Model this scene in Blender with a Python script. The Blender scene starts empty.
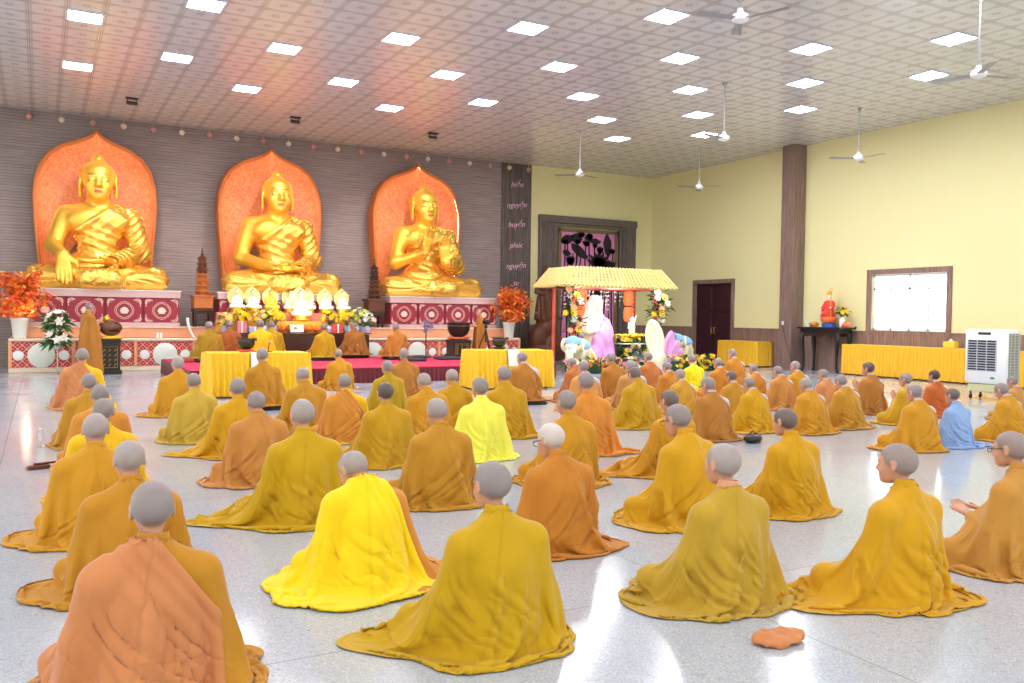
import bpy, bmesh, math, random
import numpy as np
from mathutils import Vector, Matrix
C = bpy.context.scene.collection
PI = math.pi

# ------------------------------------------------------------------ signed distance kit
def rotx(a):
    c, s = math.cos(a), math.sin(a); return np.array([[1,0,0],[0,c,-s],[0,s,c]])
def roty(a):
    c, s = math.cos(a), math.sin(a); return np.array([[c,0,s],[0,1,0],[-s,0,c]])
def rotz(a):
    c, s = math.cos(a), math.sin(a); return np.array([[c,-s,0],[s,c,0],[0,0,1]])
def cap(a, b, r1, r2=None, k=.03, sub=False):
    return ('c', np.array(a, float), np.array(b, float), r1, r1 if r2 is None else r2, k, sub)
def ell(c, r, R=None, k=.03, sub=False):
    return ('e', np.array(c, float), np.array(r, float), np.eye(3) if R is None else R, k, sub)
def move(prims, M, o, t=(0,0,0)):
    """Rotate shapes by M about o and shift by t."""
    o = np.array(o, float); t = np.array(t, float); out = []
    for q in prims:
        if q[0] == 'c': out.append(('c', M@(q[1]-o)+o+t, M@(q[2]-o)+o+t)+q[3:])
        else: out.append(('e', M@(q[1]-o)+o+t, q[2], M@q[3])+q[4:])
    return out
def mirror(prims):
    S = np.diag([-1.,1,1]); out = []
    for q in prims:
        if q[0] == 'c': out.append(('c', S@q[1], S@q[2])+q[3:])
        else: out.append(('e', S@q[1], q[2], S@q[3]@S)+q[4:])
    return out
def prim_d(q, P):
    if q[0] == 'c':
        _, a, b, r1, r2 = q[:5]; ba = b-a; L = max(ba@ba, 1e-12)
        h = np.clip(((P-a)@ba)/L, 0, 1)
        return np.sqrt((((P-a)-h[...,None]*ba)**2).sum(-1)) - (r1+(r2-r1)*h)
    _, c, r, R = q[:4]
    p = (P-c)@R
    k0 = np.sqrt(((p/r)**2).sum(-1)); k1 = np.sqrt(((p/(r*r))**2).sum(-1))
    return k0*(k0-1)/np.maximum(k1, 1e-9)
def prim_box(q):
    if q[0] == 'c':
        r = max(q[3], q[4]); return np.minimum(q[1],q[2])-r, np.maximum(q[1],q[2])+r
    e = np.sqrt(((q[3]*q[2])**2).sum(1)); return q[1]-e, q[1]+e
def field(prims, lo, hi, h, warp=None):
    lo = np.array(lo, float); n = np.ceil((np.array(hi)-lo)/h).astype(int)+1
    F = np.full(n, .2 if h < .015 else 12*h)
    ax = [lo[i]+h*np.arange(n[i]) for i in range(3)]
    for q in prims:
        k, sub = q[-2], q[-1]
        a, b = prim_box(q); m = k+2.5*h+(.03 if h > .015 else 0)
        i0 = np.clip(np.floor((a-m-lo)/h).astype(int), 0, n); i1 = np.clip(np.ceil((b+m-lo)/h).astype(int)+1, 0, n)
        if (i1 <= i0).any(): continue
        s = tuple(slice(i0[i], i1[i]) for i in range(3))
        P = np.stack(np.meshgrid(*(ax[i][s[i]] for i in range(3)), indexing='ij'), -1)
        if warp is not None: P = warp(P)
        d = prim_d(q, P); f = F[s]
        if sub:
            d = -d; g = np.maximum(k-np.abs(f-d), 0)/k; F[s] = np.maximum(f, d)+g*g*k*.25
        else:
            g = np.maximum(k-np.abs(f-d), 0)/k; F[s] = np.minimum(f, d)-g*g*k*.25
    return F, lo
def surface_nets(F, lo, h):
    n = F.shape; S = F < 0
    c = np.zeros((n[0]-1, n[1]-1, n[2]-1), int)
    corners = [(i,j,k) for i in (0,1) for j in (0,1) for k in (0,1)]
    sl = lambda o: tuple(slice(o[i], n[i]-1+o[i]) for i in range(3))
    for o in corners: c += S[sl(o)]
    act = (c > 0) & (c < 8); idx = np.full(act.shape, -1); idx[act] = np.arange(act.sum())
    I = np.argwhere(act); acc = np.zeros((len(I), 3)); cnt = np.zeros(len(I))
    for a in corners:
        for ax in range(3):
            if a[ax]: continue
            b = list(a); b[ax] = 1
            fa = F[I[:,0]+a[0], I[:,1]+a[1], I[:,2]+a[2]]; fb = F[I[:,0]+b[0], I[:,1]+b[1], I[:,2]+b[2]]
            m = (fa < 0) != (fb < 0); t = fa[m]/(fa[m]-fb[m])
            p = np.tile(np.array(a, float), (m.sum(), 1)); p[:,ax] += t
            acc[m] += p; cnt[m] += 1
    V = lo+h*(I+acc/cnt[:,None]); quads = []
    for ax in range(3):
        u, v = (ax+1) % 3, (ax+2) % 3
        A = [slice(1,-1)]*3; A[ax] = slice(0, -1); A = tuple(A)
        B = list(A); B[ax] = slice(1, None); B = tuple(B)
        for flip, m in ((0, S[A] & ~S[B]), (1, ~S[A] & S[B])):
            q = np.argwhere(m); q[:,u] += 1; q[:,v] += 1
            def at(du, dv):
                r = q.copy(); r[:,u] += du; r[:,v] += dv; return idx[r[:,0], r[:,1], r[:,2]]
            Q = np.stack([at(-1,-1), at(0,-1), at(0,0), at(-1,0)], 1)
            quads.append(Q[:, ::-1] if flip else Q)
    return V, np.concatenate(quads)
def smooth_pts(V, Q, it=2, lam=.5):
    e = np.concatenate([Q[:,[0,1]], Q[:,[1,2]], Q[:,[2,3]], Q[:,[3,0]]])
    for k in range(it):
        s = np.zeros_like(V); c = np.zeros(len(V))
        for a, b in ((0,1), (1,0)):
            for i in range(3): s[:,i] += np.bincount(e[:,a], V[e[:,b],i], len(V))
            c += np.bincount(e[:,a], minlength=len(V))
        V = V+lam*(s/np.maximum(c, 1)[:,None]-V)
    return V
def np_mesh(name, V, Q, smooth=True):
    me = bpy.data.meshes.new(name)
    me.vertices.add(len(V)); me.vertices.foreach_set('co', np.asarray(V, np.float32).ravel())
    k = Q.shape[1]; me.loops.add(Q.size); me.loops.foreach_set('vertex_index', Q.astype(np.int32).ravel())
    me.polygons.add(len(Q)); me.polygons.foreach_set('loop_start', np.arange(0, Q.size, k, dtype=np.int32))
    me.polygons.foreach_set('use_smooth', np.full(len(Q), smooth))
    me.update(calc_edges=True); me.validate(); return me
def put_attr(me, name, vals):
    a = me.attributes.new(name, 'FLOAT', 'POINT'); a.data.foreach_set('value', np.asarray(vals, np.float32))
def sstep(a, b, x):
    t = np.clip((x-a)/(b-a), 0, 1); return t*t*(3-2*t)

# ------------------------------------------------------------------ seated / standing human figure
HEAD_C = np.array([0, .02, .752])
def head_prims():
    """A shaven head, face towards +Y, its centre at HEAD_C."""
    L = []
    L.append(ell((0,.002,.772), (.0795,.095,.0875), k=.02))            # cranium
    L.append(ell((0,-.035,.757), (.071,.064,.07), k=.03))
    L.append(ell((0,.055,.715), (.059,.05,.07), k=.03))               # face
    L.append(ell((0,.06,.672), (.043,.042,.036), k=.025))             # jaw
    L.append(ell((0,.088,.655), (.02,.016,.014), k=.02))              # chin
    for s in (1, -1):
        L.append(ell((s*.04,.075,.712), (.02,.018,.02), k=.02))       # cheek
        L.append(ell((s*.03,.09,.766), (.026,.012,.007), k=.012))     # brow
        L.append(ell((s*.031,.103,.745), (.016,.012,.0085), k=.01, sub=True))
        L.append(ell((s*.031,.09,.744), (.0145,.0125,.0115), k=.004)) # eye
        L.append(ell((s*.081,.0,.74), (.008,.018,.029), rotz(-s*.28)@rotx(-.15), k=.008))
        L.append(ell((s*.089,.006,.743), (.005,.009,.016), rotz(-s*.28), k=.005, sub=True))
        L.append(ell((s*.0785,.004,.717), (.006,.009,.01), k=.008))
        L.append(ell((s*.012,.107,.712), (.008,.01,.007), k=.008))
    L.append(cap((0,.098,.754), (0,.117,.718), .0085, .012, k=.012))  # nose
    L.append(ell((0,.1,.688), (.022,.01,.0055), k=.006))
    L.append(ell((0,.098,.678), (.019,.01,.006), k=.006))
    L.append(ell((0,.113,.6835), (.022,.006,.0018), k=.003, sub=True))
    return L
def hand_prims(wrist, fwd, nrm, side, curl=.5, s=1.):
    """Palm, four bent fingers and a thumb. fwd: to the fingertips, nrm: out of the back of the hand."""
    f = np.array(fwd, float); f /= np.linalg.norm(f); n = np.array(nrm, float); n -= f*(n@f); n /= np.linalg.norm(n)
    w = np.cross(f, n)*side; o = np.array(wrist, float); L = []
    P = lambda a, b, c: o+s*(a*f+b*w+c*n)
    for b in (-.026,-.009,.009,.026): L.append(cap(P(0,b*.6,0), P(.085,b,0), .014*s, .0125*s, k=.012*s))
    for i, (b, l) in enumerate(((.028,.068),(.0095,.078),(-.0095,.072),(-.028,.056))):
        p = P(.085, b, 0); a = .25*curl; d = f*math.cos(a)-n*math.sin(a)
        for seg, r1, r2 in ((.45,.0095,.0088),(.32,.0088,.008),(.23,.008,.0068)):
            q = p+s*d*l*seg; L.append(cap(p, q, r1*s, r2*s, k=.004*s)); p = q
            a += .55*curl; d = f*math.cos(a)-n*math.sin(a)
    p = P(.02,.03,-.005); q = p+s*(.03*f+.028*w-.008*n); L.append(cap(p, q, .013*s, .011*s, k=.012*s))
    r = q+s*(.028*f+.006*w-.008*n); L.append(cap(q, r, .0105*s, .008*s, k=.005*s))
    return L
def figure(lean=0., bow=0., turn=0., arms='lap', sit=True, nod_side=0.):
    """Returns (shapes the robe drapes over, all other shapes, head frame M, o, t)."""
    D, X = [], []
    Lw = rotx(-lean); piv = np.array([0,0,.12])
    up = lambda p: Lw@(np.array(p, float)-piv)+piv
    for s in (1,-1):
        D.append(cap((s*.09,0,.11), (s*.31,.26,.095), .088, .062, k=.05))
        D.append(cap((s*.31,.27,.09), (-s*.06,.36,.055), .058, .042, k=.04))
        X.append(cap((-s*.06,.36,.045), (-s*.18,.33,.035), .034, .022, k=.03))
    D.append(ell((0,-.02,.115), (.195,.15,.115), k=.06))
    D.append(cap(up((0,-.01,.2)), up((0,-.02,.34)), .14, .13, k=.08))
    D.append(ell(up((0,-.03,.4)), (.168,.112,.165), Lw, k=.08))
    for s in (1,-1):
        D.append(cap(up((s*.02,-.03,.575)), up((s*.16,-.035,.5)), .05, .052, k=.06))
        sh, el = up((s*.188,-.03,.475)), up((s*.25,.015,.255))
        wr = {'lap': np.array([s*.075,.235,.185]), 'pray': up((s*.03,.24,.42)), 'knee': np.array([s*.24,.3,.2]), 'book': up((s*.09,.29,.33))}[arms]
        D.append(cap(sh, el, .066, .052, k=.05)); D.append(cap(el, wr, .05, .034, k=.04))
        if arms == 'lap': X += hand_prims(wr, (-s*.9,.45,-.25), (0,.75,.65), s, .55)
        elif arms == 'pray': X += hand_prims(wr, (-s*.12,.45,.9), (s,0,0), -s, .1)
        elif arms == 'book': X += hand_prims(wr, (-s*.5,.8,.2), (0,-.3,-1), -s, .5)
        else: X += hand_prims(wr, (0,1,-.3), (0,.3,1), s, .5)
    nb = up((0,-.03,.585)); hc0 = up(HEAD_C); t = hc0-HEAD_C
    o = up((0,-.01,.66)); M = rotz(turn)@roty(nod_side)@rotx(-lean*.5-bow)
    H = move(head_prims(), np.eye(3), (0,0,0), t); H = move(H, M, o)
    D.append(cap(nb, M@(up((0,-.0,.69))-o)+o, .056, .05, k=.03))
    return D, H+X, (M, o, t)
def body_mesh(name, fig, h=.0075):
    D, X, (M, o, t) = fig
    box = (-.45,-.36,-.02), (.45,.62,.96)
    F, lo = field(D, *box, h); F += .016; F2, lo = field(X, *box, h)            # the body keeps clear of its robe
    g = np.maximum(.02-np.abs(F-F2), 0)/.02; F = np.minimum(F, F2)-g*g*.005
    V, Q = surface_nets(F, lo, h); V = smooth_pts(V, Q, 1, .4)
    me = np_mesh(name, V, Q)
    p = (V-o)@M+o-t-HEAD_C          # back into the head's own frame
    hair = sstep(-.006, .012, p[:,2]*.75-p[:,1]*.62+.022)*sstep(.0,.02,p[:,2]+.075)
    fore = sstep(.0,.012, p[:,2]-.048+.25*np.abs(p[:,0]))
    hair = np.where(p[:,1] > .035, fore, hair)
    ear = (np.abs(p[:,0]) > .0815) & (np.abs(p[:,2]+.014) < .045) & (np.abs(p[:,1]+.02) < .035)
    hair[ear] = 0; hair[p[:,2] < -.1] = 0
    brow = sstep(.0065,.003,np.abs(p[:,2]-.018+.02*np.abs(np.abs(p[:,0])-.03)))*sstep(.018,.013,np.abs(np.abs(p[:,0])-.031))*(p[:,1] > .05)
    lips = sstep(.022,.018,np.abs(p[:,0]))*sstep(.011,.008,np.abs(p[:,2]+.069))*(p[:,1] > .07)
    lash = sstep(.0028,.0012,np.abs(p[:,2]+.013+8*(np.abs(p[:,0])-.031)**2))*sstep(.016,.013,np.abs(np.abs(p[:,0])-.031))*(p[:,1] > .06)
    put_attr(me, 'hair', hair); put_attr(me, 'brow', np.maximum(brow, lash)); put_attr(me, 'lips', lips)
    return me

# ------------------------------------------------------------------ cloth
class Grid3:
    def __init__(s, F, lo, h):
        s.F, s.lo, s.h = F, lo, h; s.G = np.stack(np.gradient(F, h), -1)
    def __call__(s, P):
        q = (P-s.lo)/s.h; n = np.array(s.F.shape); q = np.clip(q, 0, n-1.001); i = q.astype(int); f = q-i
        d = 0; g = 0
        for a in (0,1):
            for b in (0,1):
                for c in (0,1):
                    w = (f[:,0] if a else 1-f[:,0])*(f[:,1] if b else 1-f[:,1])*(f[:,2] if c else 1-f[:,2])
                    d = d+w*s.F[i[:,0]+a,i[:,1]+b,i[:,2]+c]; g = g+w[:,None]*s.G[i[:,0]+a,i[:,1]+b,i[:,2]+c]
        return d, g/np.maximum(np.linalg.norm(g, axis=1), 1e-6)[:,None]
def drape(P0, rest_h, rest_v, sdf, pin, steps=260, dt=.009, thick=.012, bend=.55, iters=3, mu=.6, wrap=True):
    """Drape a cloth grid (rows x columns x 3, columns closing to a ring) over a body by relaxing it under gravity."""
    P = P0.copy(); V = np.zeros_like(P); R, N = P.shape[:2]
    w = np.ones((R,N,1)); w[pin] = 0
    dg = np.sqrt(rest_h[:-1]**2+rest_v**2)
    def solve(a, b, L, wa, wb, k=1., only_long=False):
        d = b-a; l = np.sqrt((d*d).sum(-1, keepdims=True))+1e-9; s = wa+wb+1e-9
        c = (l-L[...,None])
        if only_long: c = np.maximum(c, 0)
        c = k*c/(l*s)*d
        return a+wa*c, b-wb*c
    for it in range(steps):
        V[...,2] -= 9.8*dt; V *= .985
        Q = P+V*dt*w
        for k in range(iters):
            for o in (0,1):                                   # along the ring
                A = np.arange(o, N, 2); B = (A+1) % N
                Q[:,A], Q[:,B] = solve(Q[:,A], Q[:,B], rest_h[:,A], w[:,A], w[:,B])
            for o in (0,1):                                   # down the cloth
                n = (R-o)//2*2+o
                a, b = Q[o:n:2], Q[o+1:n:2]
                Q[o:n:2], Q[o+1:n:2] = solve(a, b, rest_v[o:n-1:2], w[o:n:2], w[o+1:n:2])
            for sg in (1,-1):                                 # shear
                for o in (0,1):
                    n = (R-o)//2*2+o
                    A = np.arange(N); B = (A+sg) % N
                    a = Q[o:n:2]; b = Q[o+1:n:2][:,B]
                    a2, b2 = solve(a, b, dg[o:n-1:2], w[o:n:2], w[o+1:n:2][:,B], .35)
                    Q[o:n:2] = a2; T = Q[o+1:n:2].copy(); T[:,B] = b2; Q[o+1:n:2] = T
            if k == 0 and bend:
                for st in (2,4):
                    for o in range(2):
                        A = np.arange(N)[o*st:o*st+st]; A = np.concatenate([np.arange(o*st+j, N-st+1 if False else N, 2*st) for j in range(st)]); B = (A+st) % N
                        Lh = rest_h[:,A]*st
                        Q[:,A], Q[:,B] = solve(Q[:,A], Q[:,B], Lh, w[:,A], w[:,B], bend*.35)
                    for o in range(st):
                        for o2 in (0, st):
                            a = np.arange(o+o2, R-st, 2*st)
                            if len(a) == 0: continue
                            Lv = rest_v[a]*st
                            Q[a], Q[a+st] = solve(Q[a], Q[a+st], Lv, w[a], w[a+st], bend*.35)
        F = Q.reshape(-1,3); d, g = sdf(F); pen = thick-d; m = (pen > 0) & (w.reshape(-1) > 0)
        F[m] += g[m]*pen[m][:,None]
        mv = F[m]-P.reshape(-1,3)[m]; mv -= g[m]*(mv*g[m]).sum(1, keepdims=True); F[m] -= mu*mv
        z0 = .006+.004*np.random.RandomState(1).rand(len(F))
        m = (F[:,2] < z0) & (w.reshape(-1) > 0); F[m,2] = z0[m]; F[m,:2] -= (F[m,:2]-P.reshape(-1,3)[m,:2])*.85
        Q = F.reshape(R,N,3); Q = np.where(w > 0, Q, P)
        V = (Q-P)/dt; sp = np.linalg.norm(V, axis=-1, keepdims=True); V *= np.minimum(1, 2.5/np.maximum(sp, 1e-6)); P = Q
    return P
def robe_grid(fig, seed, lean=0., N=132, R=76, full=1.17, spread=.0, train=None, twist=.5, width=1., slack=1.12):
    """Start shape of a robe: rings from the collar down over the shoulders and arms and out over the floor."""
    rs = np.random.RandomState(seed); th = np.arange(N)/N*2*PI       # 0 = front (+Y), pi/2 = +X
    prof = [ # s, z, rx, ry, cy
        (0,.628,.062,.066,-.022),(.05,.608,.08,.08,-.022),(.14,.57,.165,.115,-.025),(.22,.52,.235,.14,-.02),(.33,.42,.285,.18,.0),(.5,.29,.325,.25,.05),
        (.68,.16,.36,.31,.095),(.82,.075,.39,.35,.115),(.92,.03,.405,.365,.12),(1.,.012,.42,.38,.12)]
    prof = np.array(prof); s = np.linspace(0, 1, R)
    z, rx, ry, cy = (np.interp(s, prof[:,0], prof[:,i]) for i in range(1,5))
    Lw = rotx(-lean); piv = np.array([0,0,.12])
    fl = sstep(.5,1,s); sh = sstep(.03,.3,s)
    wob = sum(a*np.sin(k*th+rs.rand()*6.28) for k, a in ((2,.025),(3,.03),(5,.02),(9,.012)))
    def shape(tw):
        P = np.zeros((R,N,3))
        a = th[None]+tw*sstep(.08,.9,s)[:,None]
        w2 = np.interp(a % (2*PI), th, wob, period=2*PI)
        ext = 1+spread*fl[:,None]+w2*fl[:,None]
        for ang, wid, ln in train or ():
            dth = (a-ang+PI) % (2*PI)-PI; ext = ext+ln*np.exp(-(dth/wid)**2)*(fl[:,None]**1.6)
        e = .85; sx, cyy = np.sin(a), np.cos(a); ww = 1+(width-1)*sh
        P[...,0] = np.sign(sx)*np.abs(sx)**e*(rx*ww)[:,None]*ext
        P[...,1] = cy[:,None]+np.sign(cyy)*np.abs(cyy)**e*(ry*ww)[:,None]*ext
        P[...,2] = z[:,None]+.012*(1-sh)[:,None]*-np.cos(a)
        k = sstep(.1,.5,P[...,2])[...,None]
        return P*(1-k)+((P-piv)@Lw.T+piv)*k
    A = shape(0); P = shape(twist)
    P += rs.randn(R,N,3)*.0015
    rh = np.linalg.norm(np.roll(A,-1,1)-A, axis=-1); rv = np.linalg.norm(A[1:]-A[:-1], axis=-1)
    f = 1+(full-1)*sstep(.06,.4,s)
    rh = rh*f[:,None]*(1+.05*rs.randn(1,N)*sstep(.1,.5,s)[:,None])
    rv = rv*(1+(slack-1)*sstep(.35,.8,s[1:]))[:,None]*(1+.02*rs.randn(R-1,1))
    pin = np.zeros((R,N), bool); pin[:2] = True; pin[-1] = True
    return P, rh, rv, pin
def grid_quads(R, N):
    i = np.arange(R-1)[:,None]*N; j = np.arange(N)[None]; k = (j+1) % N
    return np.stack([i+j, i+k, i+N+k, i+N+j], -1).reshape(-1,4)
def upsample(P):
    a = np.stack([P, (-np.roll(P,1,1)+9*P+9*np.roll(P,-1,1)-np.roll(P,-2,1))/16], 2).reshape(P.shape[0], -1, 3)
    e = np.concatenate([2*a[:1]-a[1:2], a, 2*a[-1:]-a[-2:-1]]); m = (-e[:-3]+9*e[1:-2]+9*e[2:-1]-e[3:])/16
    out = np.empty((2*len(a)-1,)+a.shape[1:]); out[::2] = a; out[1::2] = m; return out
def creases(P, seed, way=1, hip=1., amount=1.):
    """Fine folds: fanning down from the shoulders, wrapped over the hips, bunched along the floor."""
    rs = np.random.RandomState(seed+50); R, N = P.shape[:2]; u = np.arange(N)/N; s = np.linspace(0,1,R)
    du = np.roll(P,-1,1)-np.roll(P,1,1); ds = np.gradient(P, axis=0); n = np.cross(ds, du); n /= np.linalg.norm(n, axis=-1, keepdims=True)+1e-9
    circ = np.linalg.norm(np.roll(P,-1,1)-P, axis=-1).sum(1); D = np.zeros((R,N)); U, S = u[None], s[:,None]; L = 1.05
    def bump(d, w): return np.exp(-np.abs(d/w)**1.7)-.4*np.exp(-((d-1.6*w)/(1.2*w))**2)-.15*np.exp(-((d+2.2*w)/(1.5*w))**2)
    for k in range(34):
        if k % 3: u0 = .5+way*rs.uniform(.0,.23); s0 = rs.uniform(.06,.3); s1 = s0+rs.uniform(.3,.6); u1 = u0-way*rs.uniform(.1,.34)*(s1-s0)/.5
        else: u0 = .5+rs.uniform(-.3,.3); s0 = rs.uniform(.35,.55); s1 = s0+rs.uniform(.25,.4); u1 = u0-way*rs.uniform(-.02,.07)
        t = np.clip((S-s0)/(s1-s0), 0, 1); uc = u0+(u1-u0)*t**1.4; d = ((U-uc+.5) % 1-.5)*circ[:,None]
        D += amount*rs.uniform(.006,.016)*bump(d, rs.uniform(.013,.032))*np.sin(PI*t)**.6
    for k in range(11):
        sc = rs.uniform(.7,.97); a, ph, m = rs.uniform(.01,.035), rs.rand()*6.3, rs.randint(2,5); u0, wu = rs.rand(), rs.uniform(.08,.22)
        d = (S-sc-a*np.sin(2*PI*U*m+ph))*L; win = np.exp(-(((U-u0+.5) % 1-.5)/wu)**2); D += amount*rs.uniform(.006,.013)*bump(d, rs.uniform(.010,.02))*win
    if hip:
        h0 = .685+.03*np.sin(2*PI*U+rs.rand()*6)+.015*np.sin(2*PI*3*U+rs.rand()*6); back = np.exp(-((U-.5)/.33)**6)
        D += hip*back*(.03*sstep(h0-.006,h0+.018,S)*(1-sstep(.78,.96,S))-.006*np.exp(-((S-h0+.012)/.012)**2))
    D *= sstep(.05,.12,S)*(1-sstep(.975,1,S))*(.2+.8*sstep(.012,.085,P[...,2])); D = np.maximum(D, -.007)+.003
    Q = P+n*D[...,None]; Q[...,2] = np.maximum(Q[...,2], .004+.002*np.sin(40*U)); return Q
def robe_mesh(name, fig, seed, hip=1., amount=1., **kw):
    D = fig[0]
    F, lo = field(D, (-.8,-.7,-.06), (.8,.95,.8), .02); sdf = Grid3(F, lo, .02)
    P, rh, rv, pin = robe_grid(fig, seed, **kw)
    P = drape(P, rh, rv, sdf, pin)
    P = creases(upsample(P), seed, 1 if kw.get('twist',.5) > 0 else -1, hip, amount); S = P.shape
    for k in range(3):
        F = P.reshape(-1,3); d, g = sdf(F); F = F+g*np.maximum(.008-d, 0)[:,None]; P = F.reshape(S)
    P[...,2] = np.maximum(P[...,2], .004); return P

E_PANEL, E_WIN, E_SPOT, EXPOSURE = 22., 50., 330., .05
# ------------------------------------------------------------------ mesh and object helpers
class MB:
    def __init__(s): s.v = []; s.f = []
    def add(s, V, F):
        b = len(s.v); s.v += [tuple(map(float, p)) for p in V]; s.f += [tuple(b+i for i in f) for f in F]; return s
    def box(s, c, d, R=None, bev=0):
        x, y, z = (k/2 for k in d); c = np.array(c, float)
        if bev <= 0:
            V = [(-x,-y,-z),(x,-y,-z),(x,y,-z),(-x,y,-z),(-x,-y,z),(x,-y,z),(x,y,z),(-x,y,z)]
            F = [(0,3,2,1),(4,5,6,7),(0,1,5,4),(1,2,6,5),(2,3,7,6),(3,0,4,7)]
        else:
            b = min(bev, x*.9, y*.9, z*.9); V = []; F = []
            for zz, ins in ((-z,b),(-z+b,0),(z-b,0),(z,b)):
                X, Y = x-ins, y-ins; k = b
                V += [(-X+k,-Y,zz),(X-k,-Y,zz),(X,-Y+k,zz),(X,Y-k,zz),(X-k,Y,zz),(-X+k,Y,zz),(-X,Y-k,zz),(-X,-Y+k,zz)]
            F = [tuple(range(7,-1,-1)), tuple(range(24,32))]
            for r in range(3):
                for i in range(8): j = (i+1) % 8; F.append((r*8+i, r*8+j, r*8+8+j, r*8+8+i))
        V = np.array(V)
        if R is not None: V = V@np.array(R).T
        return s.add(V+c, F)
    def tube(s, path, r, n=8, caps=True, squash=None):
        P = [np.array(p, float) for p in path]; m = len(P); rr = r if hasattr(r, '__len__') else [r]*m
        V = []; F = []; prev = None
        for i in range(m):
            t = P[min(i+1,m-1)]-P[max(i-1,0)]; t /= np.linalg.norm(t)+1e-12
            if prev is None:
                a = np.array([0,0,1.]) if abs(t[2]) < .9 else np.array([1.,0,0])
                u = np.cross(t, a)
            else: u = prev-t*(prev@t)
            u /= np.linalg.norm(u)+1e-12; prev = u; w = np.cross(t, u)
            for k in range(n):
                g = 2*PI*k/n; V.append(P[i]+rr[i]*(math.cos(g)*u+math.sin(g)*w*(squash or 1)))
        for i in range(m-1):
            for k in range(n): j = (k+1) % n; F.append((i*n+k, i*n+j, i*n+n+j, i*n+n+k))
        if caps: F += [tuple(range(n-1,-1,-1)), tuple(range((m-1)*n, m*n))]
        return s.add(V, F)
    def lathe(s, prof, c=(0,0,0), n=24, sx=1, sy=1, rot=0, wave=None):
        V = []; F = []; m = len(prof)
        for i, (r, z) in enumerate(prof):
            for k in range(n):
                a = 2*PI*k/n+rot; q = r*(wave(a, i) if wave else 1); V.append((c[0]+q*math.cos(a)*sx, c[1]+q*math.sin(a)*sy, c[2]+z))
        for i in range(m-1):
            for k in range(n): j = (k+1) % n; F.append((i*n+k, i*n+j, i*n+n+j, i*n+n+k))
        F += [tuple(range(n-1,-1,-1)), tuple(range((m-1)*n, m*n))]
        return s.add(V, F)
    def ball(s, c, r, n=12, m=8, R=None):
        r = np.array([r]*3 if np.isscalar(r) else r); V = []; F = []
        for i in range(1, m):
            p = PI*i/m
            for k in range(n): a = 2*PI*k/n; V.append((math.sin(p)*math.cos(a), math.sin(p)*math.sin(a), math.cos(p)))
        V += [(0,0,1),(0,0,-1)]; t = (m-1)*n
        for i in range(m-2):
            for k in range(n): j = (k+1) % n; F.append((i*n+k, i*n+n+k, i*n+n+j, i*n+j))
        for k in range(n): j = (k+1) % n; F += [(t,k,j), (t+1,(m-2)*n+j,(m-2)*n+k)]
        V = np.array(V)*r
        if R is not None: V = V@np.array(R).T
        return s.add(V+np.array(c), F)
    def prism(s, pts, axis, a, b):
        """Outline pts (2D) pushed out along an axis from a to b. axis 'y': pts are (x,z); 'x': (y,z); 'z': (x,y)."""
        g = {'y': lambda p, t: (p[0],t,p[1]), 'x': lambda p, t: (t,p[0],p[1]), 'z': lambda p, t: (p[0],p[1],t)}[axis]; n = len(pts)
        V = [g(p,a) for p in pts]+[g(p,b) for p in pts]
        F = [tuple(range(n)), tuple(range(2*n-1,n-1,-1))]+[(i, i+n, (i+1)%n+n, (i+1)%n) for i in range(n)]
        return s.add(V, F)
    def strip(s, rows, closed=False):
        n = len(rows[0]); V = [p for r in rows for p in r]; F = []
        for i in range(len(rows)-1):
            for k in range(n if closed else n-1): j = (k+1) % n; F.append((i*n+k, i*n+j, i*n+n+j, i*n+n+k))
        return s.add(V, F)
    def build(s, name, m, parent=None, smooth=False, angle=None):
        if hasattr(s, 'bl'): return build_blooms(s.bl, name, m, parent)
        me = bpy.data.meshes.new(name); me.from_pydata(s.v, [], s.f)
        bm = bmesh.new(); bm.from_mesh(me); bmesh.ops.recalc_face_normals(bm, faces=bm.faces); bm.to_mesh(me); bm.free()
        if smooth or angle:
            me.polygons.foreach_set('use_smooth', [True]*len(me.polygons))
            if angle: me.set_sharp_from_angle(angle=math.radians(angle))
        return link(name, me, m, parent)
def link(name, me, m, parent=None):
    o = bpy.data.objects.new(name, me); C.objects.link(o)
    if m is not None and not me.materials: me.materials.append(m)
    if parent is not None: o.parent = parent
    return o
def tag(o, label=None, cat=None, group=None, kind=None):
    if label: o['label'] = label
    if cat: o['category'] = cat
    if group: o['group'] = group
    if kind: o['kind'] = kind
    return o
def thing(name, loc, label, cat, rz=0, group=None, s=1.):
    o = bpy.data.objects.new(name, None); C.objects.link(o); o.location = loc; o.rotation_euler = (0,0,rz); o.scale = (s,s,s)
    o.empty_display_size = .1
    return tag(o, label, cat, group)
def clone(o, loc=None, rz=None, label=None, parent=None, s=None):
    c = o.copy(); C.objects.link(c)
    if parent is not None: c.parent = parent
    if loc is not None: c.location = loc
    if rz is not None: c.rotation_euler = (0,0,rz)
    if s is not None: c.scale = (s,s,s)
    if label: c['label'] = label
    for ch in list(o.children): clone(ch, parent=c)
    return c

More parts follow.
